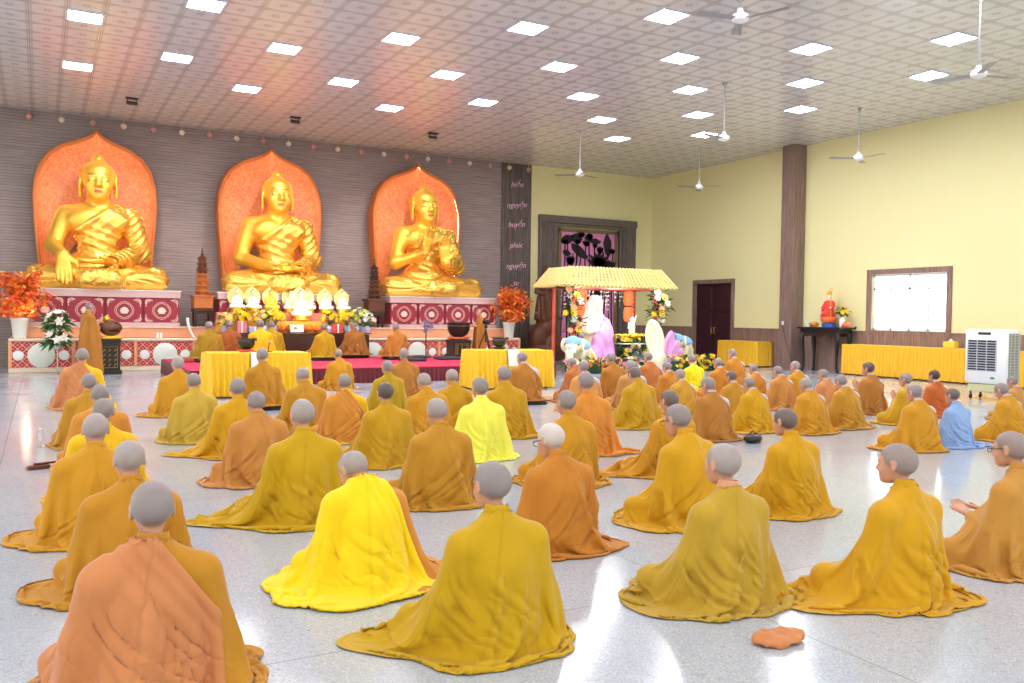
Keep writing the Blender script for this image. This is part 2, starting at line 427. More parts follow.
# ------------------------------------------------------------------ materials
def lin(c):
    return tuple((x/255/12.92 if x/255 <= .04045 else ((x/255+.055)/1.055)**2.4) for x in c)
class NG:
    """A little shorthand for wiring shader nodes."""
    def __init__(s, name):
        s.m = bpy.data.materials.new(name); s.m.use_nodes = True; s.t = s.m.node_tree; s.b = s.t.nodes['Principled BSDF']
    def n(s, typ, **kw):
        x = s.t.nodes.new(typ)
        for k, v in kw.items(): setattr(x, k, v)
        return x
    def put(s, sock, v):
        if isinstance(v, bpy.types.NodeSocket): s.t.links.new(v, sock)
        elif isinstance(v, tuple) and len(v) == 3 and sock.type == 'RGBA': sock.default_value = (*v, 1)
        else: sock.default_value = v
    def math(s, op, a, b=0., c=0.):
        x = s.n('ShaderNodeMath', operation=op); s.put(x.inputs[0], a); s.put(x.inputs[1], b); s.put(x.inputs[2], c); return x.outputs[0]
    def mix(s, f, a, b):
        x = s.n('ShaderNodeMix', data_type='RGBA'); s.put(x.inputs['Factor'], f); s.put(x.inputs[6], a); s.put(x.inputs[7], b); return x.outputs[2]
    def noise(s, scale, detail=2., vec=None, dim=None, rough=.5):
        x = s.n('ShaderNodeTexNoise'); x.inputs['Scale'].default_value = scale; x.inputs['Detail'].default_value = detail; x.inputs['Roughness'].default_value = rough
        if vec is not None: s.put(x.inputs['Vector'], vec)
        return x.outputs['Fac']
    def pos(s): return s.n('ShaderNodeNewGeometry').outputs['Position']
    def obj(s): return s.n('ShaderNodeTexCoord').outputs['Object']
    def sep(s, v):
        x = s.n('ShaderNodeSeparateXYZ'); s.put(x.inputs[0], v); return x.outputs
    def comb(s, x, y, z):
        c = s.n('ShaderNodeCombineXYZ')
        for i, v in enumerate((x,y,z)): s.put(c.inputs[i], v)
        return c.outputs[0]
    def ramp(s, f, a, b):
        x = s.n('ShaderNodeMapRange', interpolation_type='SMOOTHSTEP'); s.put(x.inputs[0], f); x.inputs[1].default_value = a; x.inputs[2].default_value = b; return x.outputs[0]
    def attr(s, name): return s.n('ShaderNodeAttribute', attribute_name=name).outputs['Fac']
    def bump(s, h, strength=.3, dist=.01):
        x = s.n('ShaderNodeBump'); x.inputs['Strength'].default_value = strength; x.inputs['Distance'].default_value = dist; s.put(x.inputs['Height'], h); s.put(s.b.inputs['Normal'], x.outputs[0])
    def set(s, **kw):
        for k, v in kw.items(): s.put(s.b.inputs[k.replace('_', ' ')], v)
        return s.m
MC = {}
def pm(name, rgb, rough=.6, metal=0., noise=None, bump=None, sheen=0., coat=0., emit=0., sub=0., trans=0.):
    if name in MC: return MC[name]
    g = NG(name); c = lin(rgb); col = c
    if noise:
        f = g.noise(noise[0], 3, g.obj()); col = g.mix(f, tuple(k*(1-noise[1]) for k in c), tuple(min(1,k*(1+noise[1])) for k in c))
    g.set(Base_Color=col, Roughness=rough, Metallic=metal, Sheen_Weight=sheen, Coat_Weight=coat)
    if bump: g.bump(g.noise(bump[0], 3, g.obj()), bump[1], bump[2] if len(bump) > 2 else .01)
    if emit: g.set(Emission_Color=c, Emission_Strength=emit)
    if trans: g.set(Transmission_Weight=trans)
    MC[name] = g.m; return g.m

LX, LY, LA, TS = 4.326, 13.994, 1.797, .599          # ceiling grid: a light's centre, light step, tile side
BY, RX, HC = 26.566, 20.615, 6.863                   # back wall, right wall, ceiling height
LWX, FY = -8., -9.                                   # left wall, rear wall

def m_ceiling():
    g = NG('patterned ceiling tiles'); x, y, z = g.sep(g.pos())
    u = g.math('SUBTRACT', g.math('FRACT', g.math('ADD', g.math('DIVIDE', g.math('SUBTRACT', x, LX), TS), 20.5)), .5)
    v = g.math('SUBTRACT', g.math('FRACT', g.math('ADD', g.math('DIVIDE', g.math('SUBTRACT', y, LY), TS), 40.5)), .5)
    au, av = g.math('ABSOLUTE', u), g.math('ABSOLUTE', v); e = g.math('MAXIMUM', au, av)
    gap = g.ramp(e, .475, .49)
    band = g.math('MULTIPLY', g.ramp(e, .40, .42), g.math('SUBTRACT', 1, g.ramp(e, .45, .47)))
    r = g.math('SQRT', g.math('ADD', g.math('MULTIPLY', u, u), g.math('MULTIPLY', v, v)))
    an = g.math('ARCTAN2', v, u); pet = g.math('MULTIPLY', .03, g.math('COSINE', g.math('MULTIPLY', an, 8)))
    ros = g.math('SUBTRACT', 1, g.ramp(g.math('ADD', r, pet), .10, .15))
    core = g.math('SUBTRACT', 1, g.ramp(r, .025, .04))
    ring = g.math('MULTIPLY', g.ramp(r, .2, .22), g.math('SUBTRACT', 1, g.ramp(r, .235, .255)))
    dia = g.math('ADD', au, av); corner = g.ramp(dia, .7, .74)
    c0 = g.mix(g.noise(1.2, 2, g.pos()), lin((200,201,206)), lin((214,215,219)))
    c = g.mix(g.math('MULTIPLY', band, .4), c0, lin((150,142,134))); c = g.mix(g.math('MULTIPLY', corner, .22), c, lin((150,142,134)))
    c = g.mix(g.math('MULTIPLY', ros, .5), c, lin((148,136,126))); c = g.mix(core, c, lin((214,208,200))); c = g.mix(g.math('MULTIPLY', ring, .22), c, lin((160,152,144)))
    c = g.mix(g.math('MULTIPLY', gap, .5), c, lin((120,112,104)))
    g.bump(g.math('SUBTRACT', 1, gap), .4, .004)
    return g.set(Base_Color=c, Roughness=.2, Specular_IOR_Level=.6)
def m_floor():
    g = NG('polished terrazzo'); p = g.pos(); x, y, z = g.sep(p)
    vo = g.n('ShaderNodeTexVoronoi'); vo.inputs['Scale'].default_value = 170; g.put(vo.inputs['Vector'], p)
    ch = g.sep(vo.outputs['Color'])[0]
    c = g.mix(g.noise(.5, 3, p), lin((166,172,183)), lin((184,190,200)))
    c = g.mix(g.math('MULTIPLY', g.ramp(ch, .8, .82), .3), c, lin((130,132,138))); c = g.mix(g.math('MULTIPLY', g.ramp(ch, .14, .12), .3), c, lin((244,242,236)))
    v2 = g.n('ShaderNodeTexVoronoi'); v2.inputs['Scale'].default_value = 55; g.put(v2.inputs['Vector'], p)
    k2 = g.sep(v2.outputs['Color'])[1]; c = g.mix(g.math('MULTIPLY', g.ramp(k2, .95, .97), .2), c, lin((105,102,100)))
    lx = g.math('ABSOLUTE', g.math('SUBTRACT', g.math('FRACT', g.math('ADD', g.math('DIVIDE', g.math('SUBTRACT', x, 3.25), 3.6), 10.5)), .5))
    ly = g.math('ABSOLUTE', g.math('SUBTRACT', g.math('FRACT', g.math('ADD', g.math('DIVIDE', g.math('SUBTRACT', y, 3.75), 3.6), 10.5)), .5))
    ln = g.math('SUBTRACT', 1, g.ramp(g.math('MINIMUM', lx, ly), .0008, .0018))
    c = g.mix(g.math('MULTIPLY', ln, .55), c, lin((120,116,112)))
    ro = g.math('ADD', .07, g.math('MULTIPLY', g.noise(1.7, 4, p), .17))
    return g.set(Base_Color=c, Roughness=ro, Specular_IOR_Level=.55)
def m_slats():
    g = NG('dark grey wood panelling'); p = g.pos(); x, y, z = g.sep(p)
    w = g.math('ADD', g.math('MULTIPLY', z, 12.5), g.math('MULTIPLY', g.noise(.7, 2, g.comb(x, 0., g.math('MULTIPLY', z, 3.))), .5))
    fr = g.math('FRACT', w); row = g.math('FLOOR', w)
    gr = g.math('SUBTRACT', 1, g.ramp(g.math('ABSOLUTE', g.math('SUBTRACT', fr, .5)), .08, .2))
    st = g.noise(1., 4, g.comb(g.math('MULTIPLY', x, 1.1), row, g.math('MULTIPLY', z, 22.)), rough=.6)
    c = g.mix(st, lin((84,74,78)), lin((186,170,168))); c = g.mix(g.math('MULTIPLY', gr, .32), c, lin((70,62,64)))
    g.bump(g.math('ADD', g.math('MULTIPLY', gr, -1), g.math('MULTIPLY', st, .4)), .3, .015)
    return g.set(Base_Color=c, Roughness=.5)
def m_veneer(name, a, b, sc=1.):
    g = NG(name); x, y, z = g.sep(g.pos())
    st = g.noise(1., 5, g.comb(g.math('MULTIPLY', x, 26*sc), g.math('MULTIPLY', y, 26*sc), g.math('MULTIPLY', z, 1.2)), rough=.65)
    c = g.mix(g.ramp(st, .3, .72), lin(a), lin(b))
    return g.set(Base_Color=c, Roughness=.42)
def m_wall():
    g = NG('pale yellow wall paint'); f = g.noise(.45, 3, g.pos())
    g.bump(g.noise(40, 3, g.pos()), .05, .004)
    return g.set(Base_Color=g.mix(f, lin((226,220,164)), lin((232,226,174))), Roughness=.62)
def m_cloth(name, rgb, shade=.12, sheen=.25):
    """Robe cloth: slight dye variation, woven grain and the stitched seams of a patched robe."""
    if name in MC: return MC[name]
    g = NG(name); c = lin(rgb); o = g.obj(); u, v, w = g.sep(g.n('ShaderNodeAttribute', attribute_name='panel').outputs['Vector'])
    f = g.noise(5, 3, o)
    col = g.mix(f, tuple(k*(1-shade) for k in c), tuple(min(1, k*(1+shade)) for k in c))
    def seam(t, a, wd): return g.math('SUBTRACT', 1, g.ramp(g.math('ABSOLUTE', g.math('SUBTRACT', t, a)), wd*.4, wd))
    s = seam(u, .505, .005)
    for a in (.36, .64): s = g.math('MAXIMUM', s, g.math('MULTIPLY', seam(u, a, .005), g.ramp(v, .3, .34)))
    hz = g.math('MULTIPLY', seam(v, .42, .008), g.math('MULTIPLY', g.ramp(u, .36, .37), g.math('SUBTRACT', 1, g.ramp(u, .5, .51))))
    hz = g.math('MAXIMUM', hz, g.math('MULTIPLY', seam(v, .56, .008), g.math('MULTIPLY', g.ramp(u, .5, .51), g.math('SUBTRACT', 1, g.ramp(u, .64, .65)))))
    s = g.math('MAXIMUM', s, hz)
    s = g.math('MAXIMUM', s, g.math('MULTIPLY', seam(v, .975, .008), .8))
    col = g.mix(g.math('MULTIPLY', s, .14), col, tuple(k*.45 for k in c))
    g.bump(g.math('ADD', g.math('MULTIPLY', g.noise(260, 2, o), .12), g.math('ADD', g.math('MULTIPLY', g.noise(14, 3, o), .5), g.math('MULTIPLY', s, -.5))), .35, .008)
    MC[name] = g.set(Base_Color=col, Roughness=.78, Sheen_Weight=sheen, Sheen_Roughness=.4, Specular_IOR_Level=.25); return MC[name]
def m_skin(name, hair, skin=(205,160,140), lips=(176,104,96)):
    if name in MC: return MC[name]
    g = NG(name); o = g.obj(); c = g.mix(g.noise(18, 3, o), tuple(k*.9 for k in lin(skin)), tuple(min(1,k*1.08) for k in lin(skin)))
    h = g.mix(g.math('MULTIPLY', g.math('ADD', g.noise(420, 2, o), g.noise(16, 3, o)), .5), tuple(k*.6 for k in lin(hair)), tuple(k*1.3 for k in lin(hair)))
    c = g.mix(g.math('MULTIPLY', g.attr('hair'), .92), c, h); c = g.mix(g.attr('lips'), c, lin(lips)); c = g.mix(g.math('MULTIPLY', g.attr('brow'), .8), c, lin((60,48,44)))
    MC[name] = g.set(Base_Color=c, Roughness=.5, Subsurface_Weight=.08, Subsurface_Radius=(.012,.005,.003), Subsurface_Scale=1.); return MC[name]
def m_gold(name, rough, c=(255,204,84)):
    g = NG(name); o = g.obj(); col = g.mix(g.noise(6, 3, o), tuple(k*.88 for k in lin(c)), lin(c))
    col = g.mix(g.attr('lips'), col, lin((190,84,60))); col = g.mix(g.attr('brow'), col, lin((70,44,16))); col = g.mix(g.attr('white'), col, lin((214,202,160)))
    me = g.math('SUBTRACT', 1, g.math('MAXIMUM', g.math('MAXIMUM', g.attr('lips'), g.attr('brow')), g.attr('white')))
    g.bump(g.noise(30, 2, o), .06, .01)
    return g.set(Base_Color=col, Metallic=g.math('MULTIPLY', me, .72), Roughness=rough)
def m_aureole():
    g = NG('mottled orange niche'); o = g.obj(); n = g.ramp(g.noise(15, 6, o, rough=.75), .25, .75); n2 = g.noise(1.1, 3, o)
    c = g.mix(n, lin((190,98,58)), lin((238,174,124))); c = g.mix(g.math('MULTIPLY', g.ramp(n2, .45, .7), .55), c, lin((184,104,86)))
    return g.set(Base_Color=c, Roughness=.55)
def m_lattice():
    g = NG('red and cream lattice brocade'); x, y, z = g.sep(g.pos())
    a = g.math('ABSOLUTE', g.math('SUBTRACT', g.math('FRACT', g.math('ADD', g.math('MULTIPLY', g.math('ADD', x, z), 5.2), 20)), .5))
    b = g.math('ABSOLUTE', g.math('SUBTRACT', g.math('FRACT', g.math('ADD', g.math('MULTIPLY', g.math('SUBTRACT', x, z), 5.2), 20)), .5))
    l = g.math('SUBTRACT', 1, g.ramp(g.math('MINIMUM', a, b), .06, .1)); d = g.math('MULTIPLY', g.ramp(g.math('MINIMUM', a, b), .3, .36), .9)
    c = g.mix(g.math('MULTIPLY', l, .75), lin((176,30,44)), lin((232,190,170))); c = g.mix(d, c, lin((226,120,80)))
    return g.set(Base_Color=c, Roughness=.5)
def m_roof():
    g = NG('straw yellow roof tiles'); x, y, z = g.sep(g.obj())
    a = g.math('ABSOLUTE', g.math('SUBTRACT', g.math('FRACT', g.math('ADD', g.math('MULTIPLY', x, 7), 50)), .5)); r = g.math('FRACT', g.math('MULTIPLY', z, 11))
    h = g.math('ADD', a, g.math('MULTIPLY', r, .5)); c = g.mix(g.ramp(h, .1, .5), lin((176,146,72)), lin((244,222,150)))
    g.bump(h, .6, .03)
    return g.set(Base_Color=c, Roughness=.6)

M_CEIL, M_FLOOR, M_SLAT, M_WALL = m_ceiling(), m_floor(), m_slats(), m_wall()
M_VEN = m_veneer('brown wood veneer', (112,88,80), (158,130,118)); M_PIL = m_veneer('brown veined pillar cladding', (104,84,78), (150,124,114), 1.6)
M_STRIP = m_veneer('dark grey ribbed wood', (78,68,66), (124,112,108))
M_CREAM = pm('cream stone', (226,208,186), .4, noise=(6,.06)); M_PEACH = pm('peach stone', (226,160,120), .4, noise=(8,.1))
M_PINKST = pm('pale pink patterned stone', (206,172,172), .4, noise=(40,.2)); M_RED = pm('plum red lacquer', (150,36,58), .45, noise=(8,.08))
M_ORN = pm('cream painted ornament', (236,212,196), .5); M_WHITE = pm('white porcelain', (236,236,232), .25); M_PLATE = pm('pale jade porcelain', (222,230,220), .25, noise=(22,.1))
M_BLACK = pm('black lacquer', (22,20,20), .3); M_DWOOD = pm('dark brown wood', (58,34,26), .35, noise=(9,.2)); M_RWOOD = pm('reddish brown wood', (104,52,30), .35, noise=(9,.25))
M_CARVE = pm('carved brown wood', (96,52,30), .4, noise=(12,.3), bump=(26,.6,.03)); M_OWOOD = pm('orange varnished wood', (190,106,44), .3, noise=(10,.25))
M_CHROME = pm('brushed steel', (200,200,205), .3, 1.); M_WPLAS = pm('white plastic', (238,240,242), .35); M_GREYP = pm('grey plastic', (150,152,158), .5); M_DGREY = pm('dark grey fabric', (52,52,58), .8, bump=(120,.2))
M_YCLOTH = pm('bright yellow satin', (238,192,16), .45, sheen=.2); M_YTOP = pm('yellow satin top', (242,200,32), .5); M_GCLOTH = pm('golden yellow satin', (232,178,16), .45, sheen=.2)
M_DRED = pm('dark red velvet', (98,6,24), .8, sheen=.3); M_PRED = pm('crimson carpet', (206,44,84), .75)
M_GREEN = pm('leaf green', (58,110,48), .55, noise=(20,.3)); M_DGREEN = pm('dark leaf green', (36,78,40), .55, noise=(20,.3))
M_GOLDP = pm('gold paint', (226,176,60), .35, .6)

# ------------------------------------------------------------------ room
def struct(o): return tag(o, kind='structure')
T = .3
struct(MB().box(((LWX+RX)/2,(FY+BY)/2,-.1), (RX-LWX+2*T,BY-FY+2*T,.2)).build('floor', M_FLOOR))
struct(MB().box(((LWX+RX)/2,(FY+BY)/2,HC+.1), (RX-LWX+2*T,BY-FY+2*T,.2)).build('ceiling', M_CEIL))
struct(MB().box(((LWX+RX)/2,BY+T/2,HC/2), (RX-LWX,T,HC)).build('wall_back', M_WALL))
def wall_x(name, x0, x1, holes):
    """A wall along Y with rectangular openings (y0,y1,z0,z1)."""
    m = MB(); y = FY; cx, w = (x0+x1)/2, x1-x0
    for a, b, c, d in sorted(holes):
        m.box((cx,(y+a)/2,HC/2), (w,a-y,HC))
        if c > 0: m.box((cx,(a+b)/2,c/2), (w,b-a,c))
        m.box((cx,(a+b)/2,(d+HC)/2), (w,b-a,HC-d)); y = b
    m.box((cx,(y+BY)/2,HC/2), (w,BY-y,HC)); return struct(m.build(name, M_WALL))
WY0, WY1, WZ0, WZ1 = 14.17, 16.49, 1.26, 2.82
DY0, DY1, DZ = 22.08, 23.93, 2.76
side_windows = [(y, y+2.4, 1.2, 3.0) for y in (-6.5, -1., 4.)]
wall_x('wall_right', RX, RX+T, side_windows+[(WY0,WY1,WZ0,WZ1),(DY0,DY1,0,DZ)])
wall_x('wall_left', LWX-T, LWX, [(y, y+2.6, .9, 3.2) for y in (-6,-1,4,9,14,19)])
m = MB(); xs = [LWX]; 
for a, b in ((-4,-1),(3,9),(13,16)): m.box(((xs[-1]+a)/2,FY-T/2,HC/2),(a-xs[-1],T,HC)); m.box(((a+b)/2,FY-T/2,(3.4+HC)/2),(b-a,T,HC-3.4)); xs.append(b)
m.box(((xs[-1]+RX)/2,FY-T/2,HC/2),(RX-xs[-1],T,HC)); struct(m.build('wall_rear', M_WALL))
# wainscot, pillar, dark panelling, ribbed strip
m = MB(); e = .03
for a, b in ((FY,DY0-.13),(DY1+.13,BY)): m.box((RX-e/2,(a+b)/2,.61), (e,b-a,1.22)); m.box((RX-e/2-.012,(a+b)/2,1.215), (e+.024,b-a,.035))
struct(m.build('baseboard_right', M_VEN))
m = MB().box(((15.2+RX)/2,BY-e/2,.61), (RX-15.2,e,1.22)).box(((15.2+RX)/2,BY-e/2-.012,1.215), (RX-15.2,e+.024,.035)); struct(m.build('baseboard_back', M_VEN))
struct(MB().box((RX-.26,19.2,HC/2), (.52,.5,HC), bev=.01).build('pillar', M_PIL))
struct(MB().box(((14.02-2.7)/2,BY-.04,HC/2), (16.72,.08,HC)).build('trim_1', M_SLAT))
m = MB().box((14.62,BY-.05,HC/2), (1.2,.1,HC))
for i in range(13): m.box((14.07+i*.0915,BY-.115,HC/2), (.05,.04,HC), bev=.012)
struct(m.build('trim_2', M_STRIP))

# window in the right wall
wn = struct(thing('window_1', (RX,(WY0+WY1)/2,WZ0), None, None))
del wn['kind']; wn['kind'] = 'structure'
W2, Hh = (WY1-WY0)/2, WZ1-WZ0
m = MB()
for c, d in (((-.01,-W2-.07,Hh/2),(.06,.14,Hh+.28)),((-.01,W2+.07,Hh/2),(.06,.14,Hh+.28)),((-.01,0,-.07),(.06,2*W2,.14)),((-.01,0,Hh+.07),(.06,2*W2,.14))): m.box(c, d)
m.build('window_surround', M_VEN, wn)
M_ALU = pm('white window aluminium', (226,232,244), .4)
m = MB()
for y in (-W2+.03, -.575, 0, .575, W2-.03): m.box((.1,y,Hh*.37 if abs(y) < 1 else Hh/2), (.05,.05,Hh*.74 if abs(y) < 1 else Hh))
for z in (.03, Hh*.74, Hh-.03): m.box((.1,0,z), (.05,2*W2,.05))
m.box((.1,0,Hh*.87), (.05,.05,Hh*.26)); m.build('window_frame', M_ALU, wn)
def m_pane():
    g = NG('daylit frosted window pane'); g.set(Base_Color=(.9,.93,1.), Roughness=.3, Emission_Color=(.93,.96,1.), Emission_Strength=1.9); return g.m
M_PANE = m_pane()
MB().box((.12,0,Hh/2), (.012,2*W2,Hh)).build('pane', M_PANE, wn)
for i, (y0, y1, z0, z1) in enumerate(side_windows): struct(MB().box((RX+.15,(y0+y1)/2,(z0+z1)/2), (.02,y1-y0,z1-z0)).build('window_%d' % (i+2), M_PANE))
for i, y in enumerate((-6,-1,4,9,14,19)): struct(MB().box((LWX-.15,y+1.3,2.05), (.02,2.6,2.3)).build('window_%d' % (i+5), M_PANE))
for i, (a, b) in enumerate(((-4,-1),(3,9),(13,16))): struct(MB().box(((a+b)/2,FY-.15,1.7), (b-a,.02,3.4)).build('window_%d' % (i+11), M_PANE))
# door in the right wall
dr = thing('door_1', (RX,(DY0+DY1)/2,0), None, None); dr['kind'] = 'structure'
w2 = (DY1-DY0)/2
m = MB()
for s in (1,-1): m.box((-.01,s*(w2+.06),DZ/2), (.08,.13,DZ))
m.box((-.01,0,DZ+.065), (.08,2*w2+.25,.13)); m.build('door_frame', M_VEN, dr)
M_DOOR = pm('dark mahogany door', (52,22,26), .4, noise=(6,.2))
for s in (1,-1):
    lf = MB().box((.06,s*w2/2,DZ/2), (.05,w2-.015,DZ-.01))
    for z, h in ((.45,.65),(1.3,.8),(2.25,.8)): lf.box((.03,s*w2/2,z), (.02,w2-.3,h), bev=.02)
    lf = lf.build('door_leaf', M_DOOR, dr); MB().tube([(.03,s*.07,1.0),(-.02,s*.07,1.02),(-.02,s*.07,1.2),(.03,s*.07,1.22)], .012).build('door_handle', M_GOLDP, lf)
tag(MB().box((RX-.528,19.28,1.42), (.016,.09,.12), bev=.006).build('wall_socket', M_WPLAS), 'small white socket plate on the brown pillar', 'socket')
tag(MB().tube([(RX-.535,19.28,1.36),(RX-.56,19.22,1.2),(RX-.6,19.05,.8),(RX-.62,18.88,.45),(RX-.6,18.7,.02)], .008, 6).build('power_cord', M_BLACK), 'thin dark cord hanging from the socket on the pillar to the floor', 'cord')

# ceiling lights, on every second tile of a staggered grid
M_LED = NG('lit ceiling panel').set(Base_Color=(1,1,1), Emission_Color=(.97,.96,1.), Emission_Strength=62.)
M_LFR = pm('lavender white light frame', (214,212,236), .4)
def light(i, j, first=[None]):
    loc = (LX+LA*i, LY+LA*j, HC)
    if first[0]: return clone(first[0], loc)
    t = thing('ceiling_light', loc, 'square white light panel flush in the patterned tiled ceiling', 'ceiling light', group='ceiling light panels')
    m = MB()
    for s in (1,-1): m.box((s*.29,0,-.012), (.03,.61,.024)); m.box((0,s*.29,-.012), (.55,.03,.024))
    m.build('frame', M_LFR, t); MB().box((0,0,-.007), (.55,.55,.01)).build('diffuser', M_LED, t); first[0] = t; return t
seen = {(-2,4),(-1,3),(0,2),(1,1),(2,0),(3,-1),(0,4),(1,3),(2,2),(3,1),(4,0),(5,-1),(2,4),(3,3),(4,2),(5,1),(6,0),(4,4),(5,3),(6,2),(6,4),(7,3)}
CL = {'F':-3,'E':-2,'D':-1,'C':0,'B':1,'A':2,'G':3,'H':4}
for c, ks in (('A',(1,2,3,4,5)),('B',(1,2,3,4,5)),('C',(1,2,3)),('D',(0,1,2,3)),('E',(0,1,2)),('F',(1,)),('G',(2,3,4)),('H',(2,3))):
    for k in ks: light(CL[c]+k, k-CL[c])
# ceiling fans
def fan(x, y, hz, rz, label, first=[None]):
    if first[0]: o = clone(first[0], (x,y,HC), rz, label); return o
    t = thing('ceiling_fan', (x,y,HC), label, 'ceiling fan', rz); d = hz-HC
    MB().lathe([(.001,0),(.06,0),(.05,-.05),(.02,-.08),(.001,-.08)]).build('canopy', M_GREYP, t, angle=40)
    MB().tube([(0,0,-.05),(0,0,d+.1)], .014).tube([(0,0,d*.62),(0,0,d+.1)], .02).build('rod', M_GREYP, t)
    MB().lathe([(.001,.14),(.04,.13),(.05,.07),(.11,.04),(.13,0),(.12,-.05),(.05,-.08),(.001,-.085)], (0,0,d), 24).build('motor', M_WPLAS, t, angle=40)
    for k in range(3):
        R = rotz(2*PI*k/3); m = MB()
        m.strip([[R@np.array([.11+.62*u, w*(.05+.03*u), d-.02+.008*w]) for w in (-1,1)] for u in np.linspace(0,1,6)]); m.strip([[R@np.array([.11+.62*u, w*(.05+.03*u), d-.026+.008*w]) for w in (-1,1)] for u in np.linspace(0,1,6)])
        m.build('blade', M_GREYP, t)
    first[0] = t; return t
for x, y, rz, l in ((13.58,20.85,.3,'ceiling fan hanging near the dark wall before the lotus panel'),(18.05,20.9,.9,'ceiling fan hanging near the room corner above the door side'),
                    (13.6,14.94,1.25,'ceiling fan on a dark rod left of the pillar, among the light panels'),(18.07,14.94,.55,'ceiling fan hanging right of the pillar above the window wall'),
                    (13.6,8.9,1.9,'ceiling fan with a long white rod before the tiled ceiling nearest the window wall'),(9.1,9.7,.9,'ceiling fan cut off by the upper frame edge')):
    fan(x, y, 5.63, rz, l)
bpy.data.objects['ceiling_fan.005'].location.z += .36
# projector brackets on the ceiling, a string of round paper ornaments along the panelling
for x, y, l in ((2.03,23.66,'black ceiling bracket lamp aimed at the earth-touching golden statue'),(6.1,23.56,'black ceiling bracket lamp aimed at the middle golden statue'),(10.12,23.44,'black ceiling bracket lamp aimed at the golden statue with raised hands')):
    t = thing('spotlight', (x,y,HC), l, 'spotlight')
    MB().box((0,0,-.02), (.3,.16,.03), bev=.006).build('ceiling_plate', M_BLACK, t); MB().tube([(-.1,0,-.02),(-.1,0,-.12)], .012).tube([(.1,0,-.02),(.1,0,-.12)], .012).build('arm', M_BLACK, t)
    MB().box((0,0,-.13), (.26,.13,.07), rotx(.5), bev=.02).build('lamp_head', pm('dark grey metal', (58,56,58), .4), t)
M_PKO = pm('dusty pink paper', (214,152,150), .7); M_WHO = pm('cream paper', (232,220,206), .7)
first = {}
for i in range(21):
    x = -.24+i*(15.03+.24)/20; k = i % 2
    if k in first: clone(first[k], (x,26.36,6.66)); continue
    t = thing('hanging_ornament', (x,26.36,6.66), ('small round pink paper ornament strung along the top of the dark wall','small round cream paper ornament strung along the top of the dark wall')[k], 'ornament', group=('pink paper ornaments','cream paper ornaments')[k])
    MB().lathe([(.001,-.075),(.04,-.066),(.07,-.033),(.08,0),(.07,.033),(.04,.066),(.001,.075)], n=16, wave=lambda a, i: 1+.07*math.cos(8*a)).build('shade', (M_PKO,M_WHO)[k], t, smooth=True)
    MB().tube([(0,0,.07),(0,0,.17)], .008, 6).lathe([(.001,-.095),(.03,-.095),(.02,-.085),(.001,-.085)], n=8).build('loop', M_GOLDP, t); first[k] = t
tag(MB().tube([(-2.6,26.36,6.84)]+[(x, 26.36, 6.835) for x in np.linspace(-2,15,20)]+[(15.18,26.36,6.84)], .012, 6).build('ornament_wire', pm('grey wire', (170,160,150), .5)), 'thin wire carrying the round paper ornaments under the ceiling', 'wire')
# pink script on the ribbed strip
M_PINKL = pm('pale pink lettering', (240,196,226), .5)
for w, z in (('hiếu',6.11),('nguyện',5.4),('huyền',4.72),('phúc',4.0),('nguyện',3.28),('tu',2.68)):
    cu = bpy.data.curves.new('script_word', 'FONT'); cu.body = w; cu.size = .27; cu.shear = .35; cu.align_x = 'CENTER'; cu.align_y = 'CENTER'; cu.extrude = .008; cu.offset = -.002
    o = bpy.data.objects.new('script_word', cu); C.objects.link(o); bpy.context.view_layer.update()
    me = bpy.data.meshes.new_from_object(o.evaluated_get(bpy.context.evaluated_depsgraph_get())); bpy.data.objects.remove(o); bpy.data.curves.remove(cu)
    o = link('wall_lettering', me, M_PINKL); o.location = (14.6,BY-.148,z); o.rotation_euler = (PI/2,-.08,0)
    o['label'] = {6.11:'topmost pink script word on the ribbed dark strip',5.4:'second pink script word from the top of the ribbed strip',4.72:'third pink script word from the top of the ribbed strip',4.0:'fourth pink script word from the top of the ribbed strip',3.28:'pink script word just above the hidden one on the ribbed strip',2.68:'lowest pink script word, behind the top of the orange tree'}[z]; o['category'] = 'lettering'

# ------------------------------------------------------------------ altar stage and plinths
M_LAT = m_lattice()
SX0, SX1, SY, SZ = -.68, 13.4, 23.9, .83
st = thing('altar_stage', ((SX0+SX1)/2,SY,0), 'long low stage with red lattice front and round porcelain medallions along the dark wall', 'stage')
cx = (SX0+SX1)/2; W = SX1-SX0; D_ = BY-.09-SY
MB().box((0,D_/2+.03,.39), (W-.1,D_-.06,.76)).build('core', M_CREAM, st)
MB().box((0,D_/2-.02,SZ-.035), (W,D_+.04,.07), bev=.02).build('top_slab', M_CREAM, st); MB().box((0,D_/2-.01,.06), (W,D_+.02,.12), bev=.015).build('foot_slab', M_CREAM, st)
nb = 10; bw = W/nb
for i in range(nb+1): MB().box((-W/2+min(max(i*bw,.04),W-.04),.0,.44), (.08,.07,.64), bev=.01).build('post', M_PEACH, st)
for i in range(nb):
    x = -W/2+(i+.5)*bw
    p = MB().box((x,.02,.44), (bw-.1,.03,.62)).build('red_panel', M_LAT, st)
    MB().lathe([(.001,.0),(.29,0),(.3,.02),(.27,.035),(.001,.03)], (0,0,0), 32).build('medallion', M_PLATE, p, angle=40)
    md = p.children[0]; md.rotation_euler = (PI/2,0,0); md.location = (x,.0,.42)
    for s in (1,-1):
        q = MB().lathe([(.001,0),(.11,0),(.12,.012),(.1,.022),(.001,.018)], (0,0,0), 24).build('small_medallion', M_WHITE, p, angle=40); q.rotation_euler = (PI/2,0,0); q.location = (x+s*.49,.002,.42)
MB().box((0,1.04,SZ+.147), (W-.6,1.2,.286), bev=.02).build('step', M_PEACH, st)
MB().box((0,1.02,SZ+.28), (W-.56,1.25,.03), bev=.01).build('step_edge', M_CREAM, st)
PZ = SZ+.295
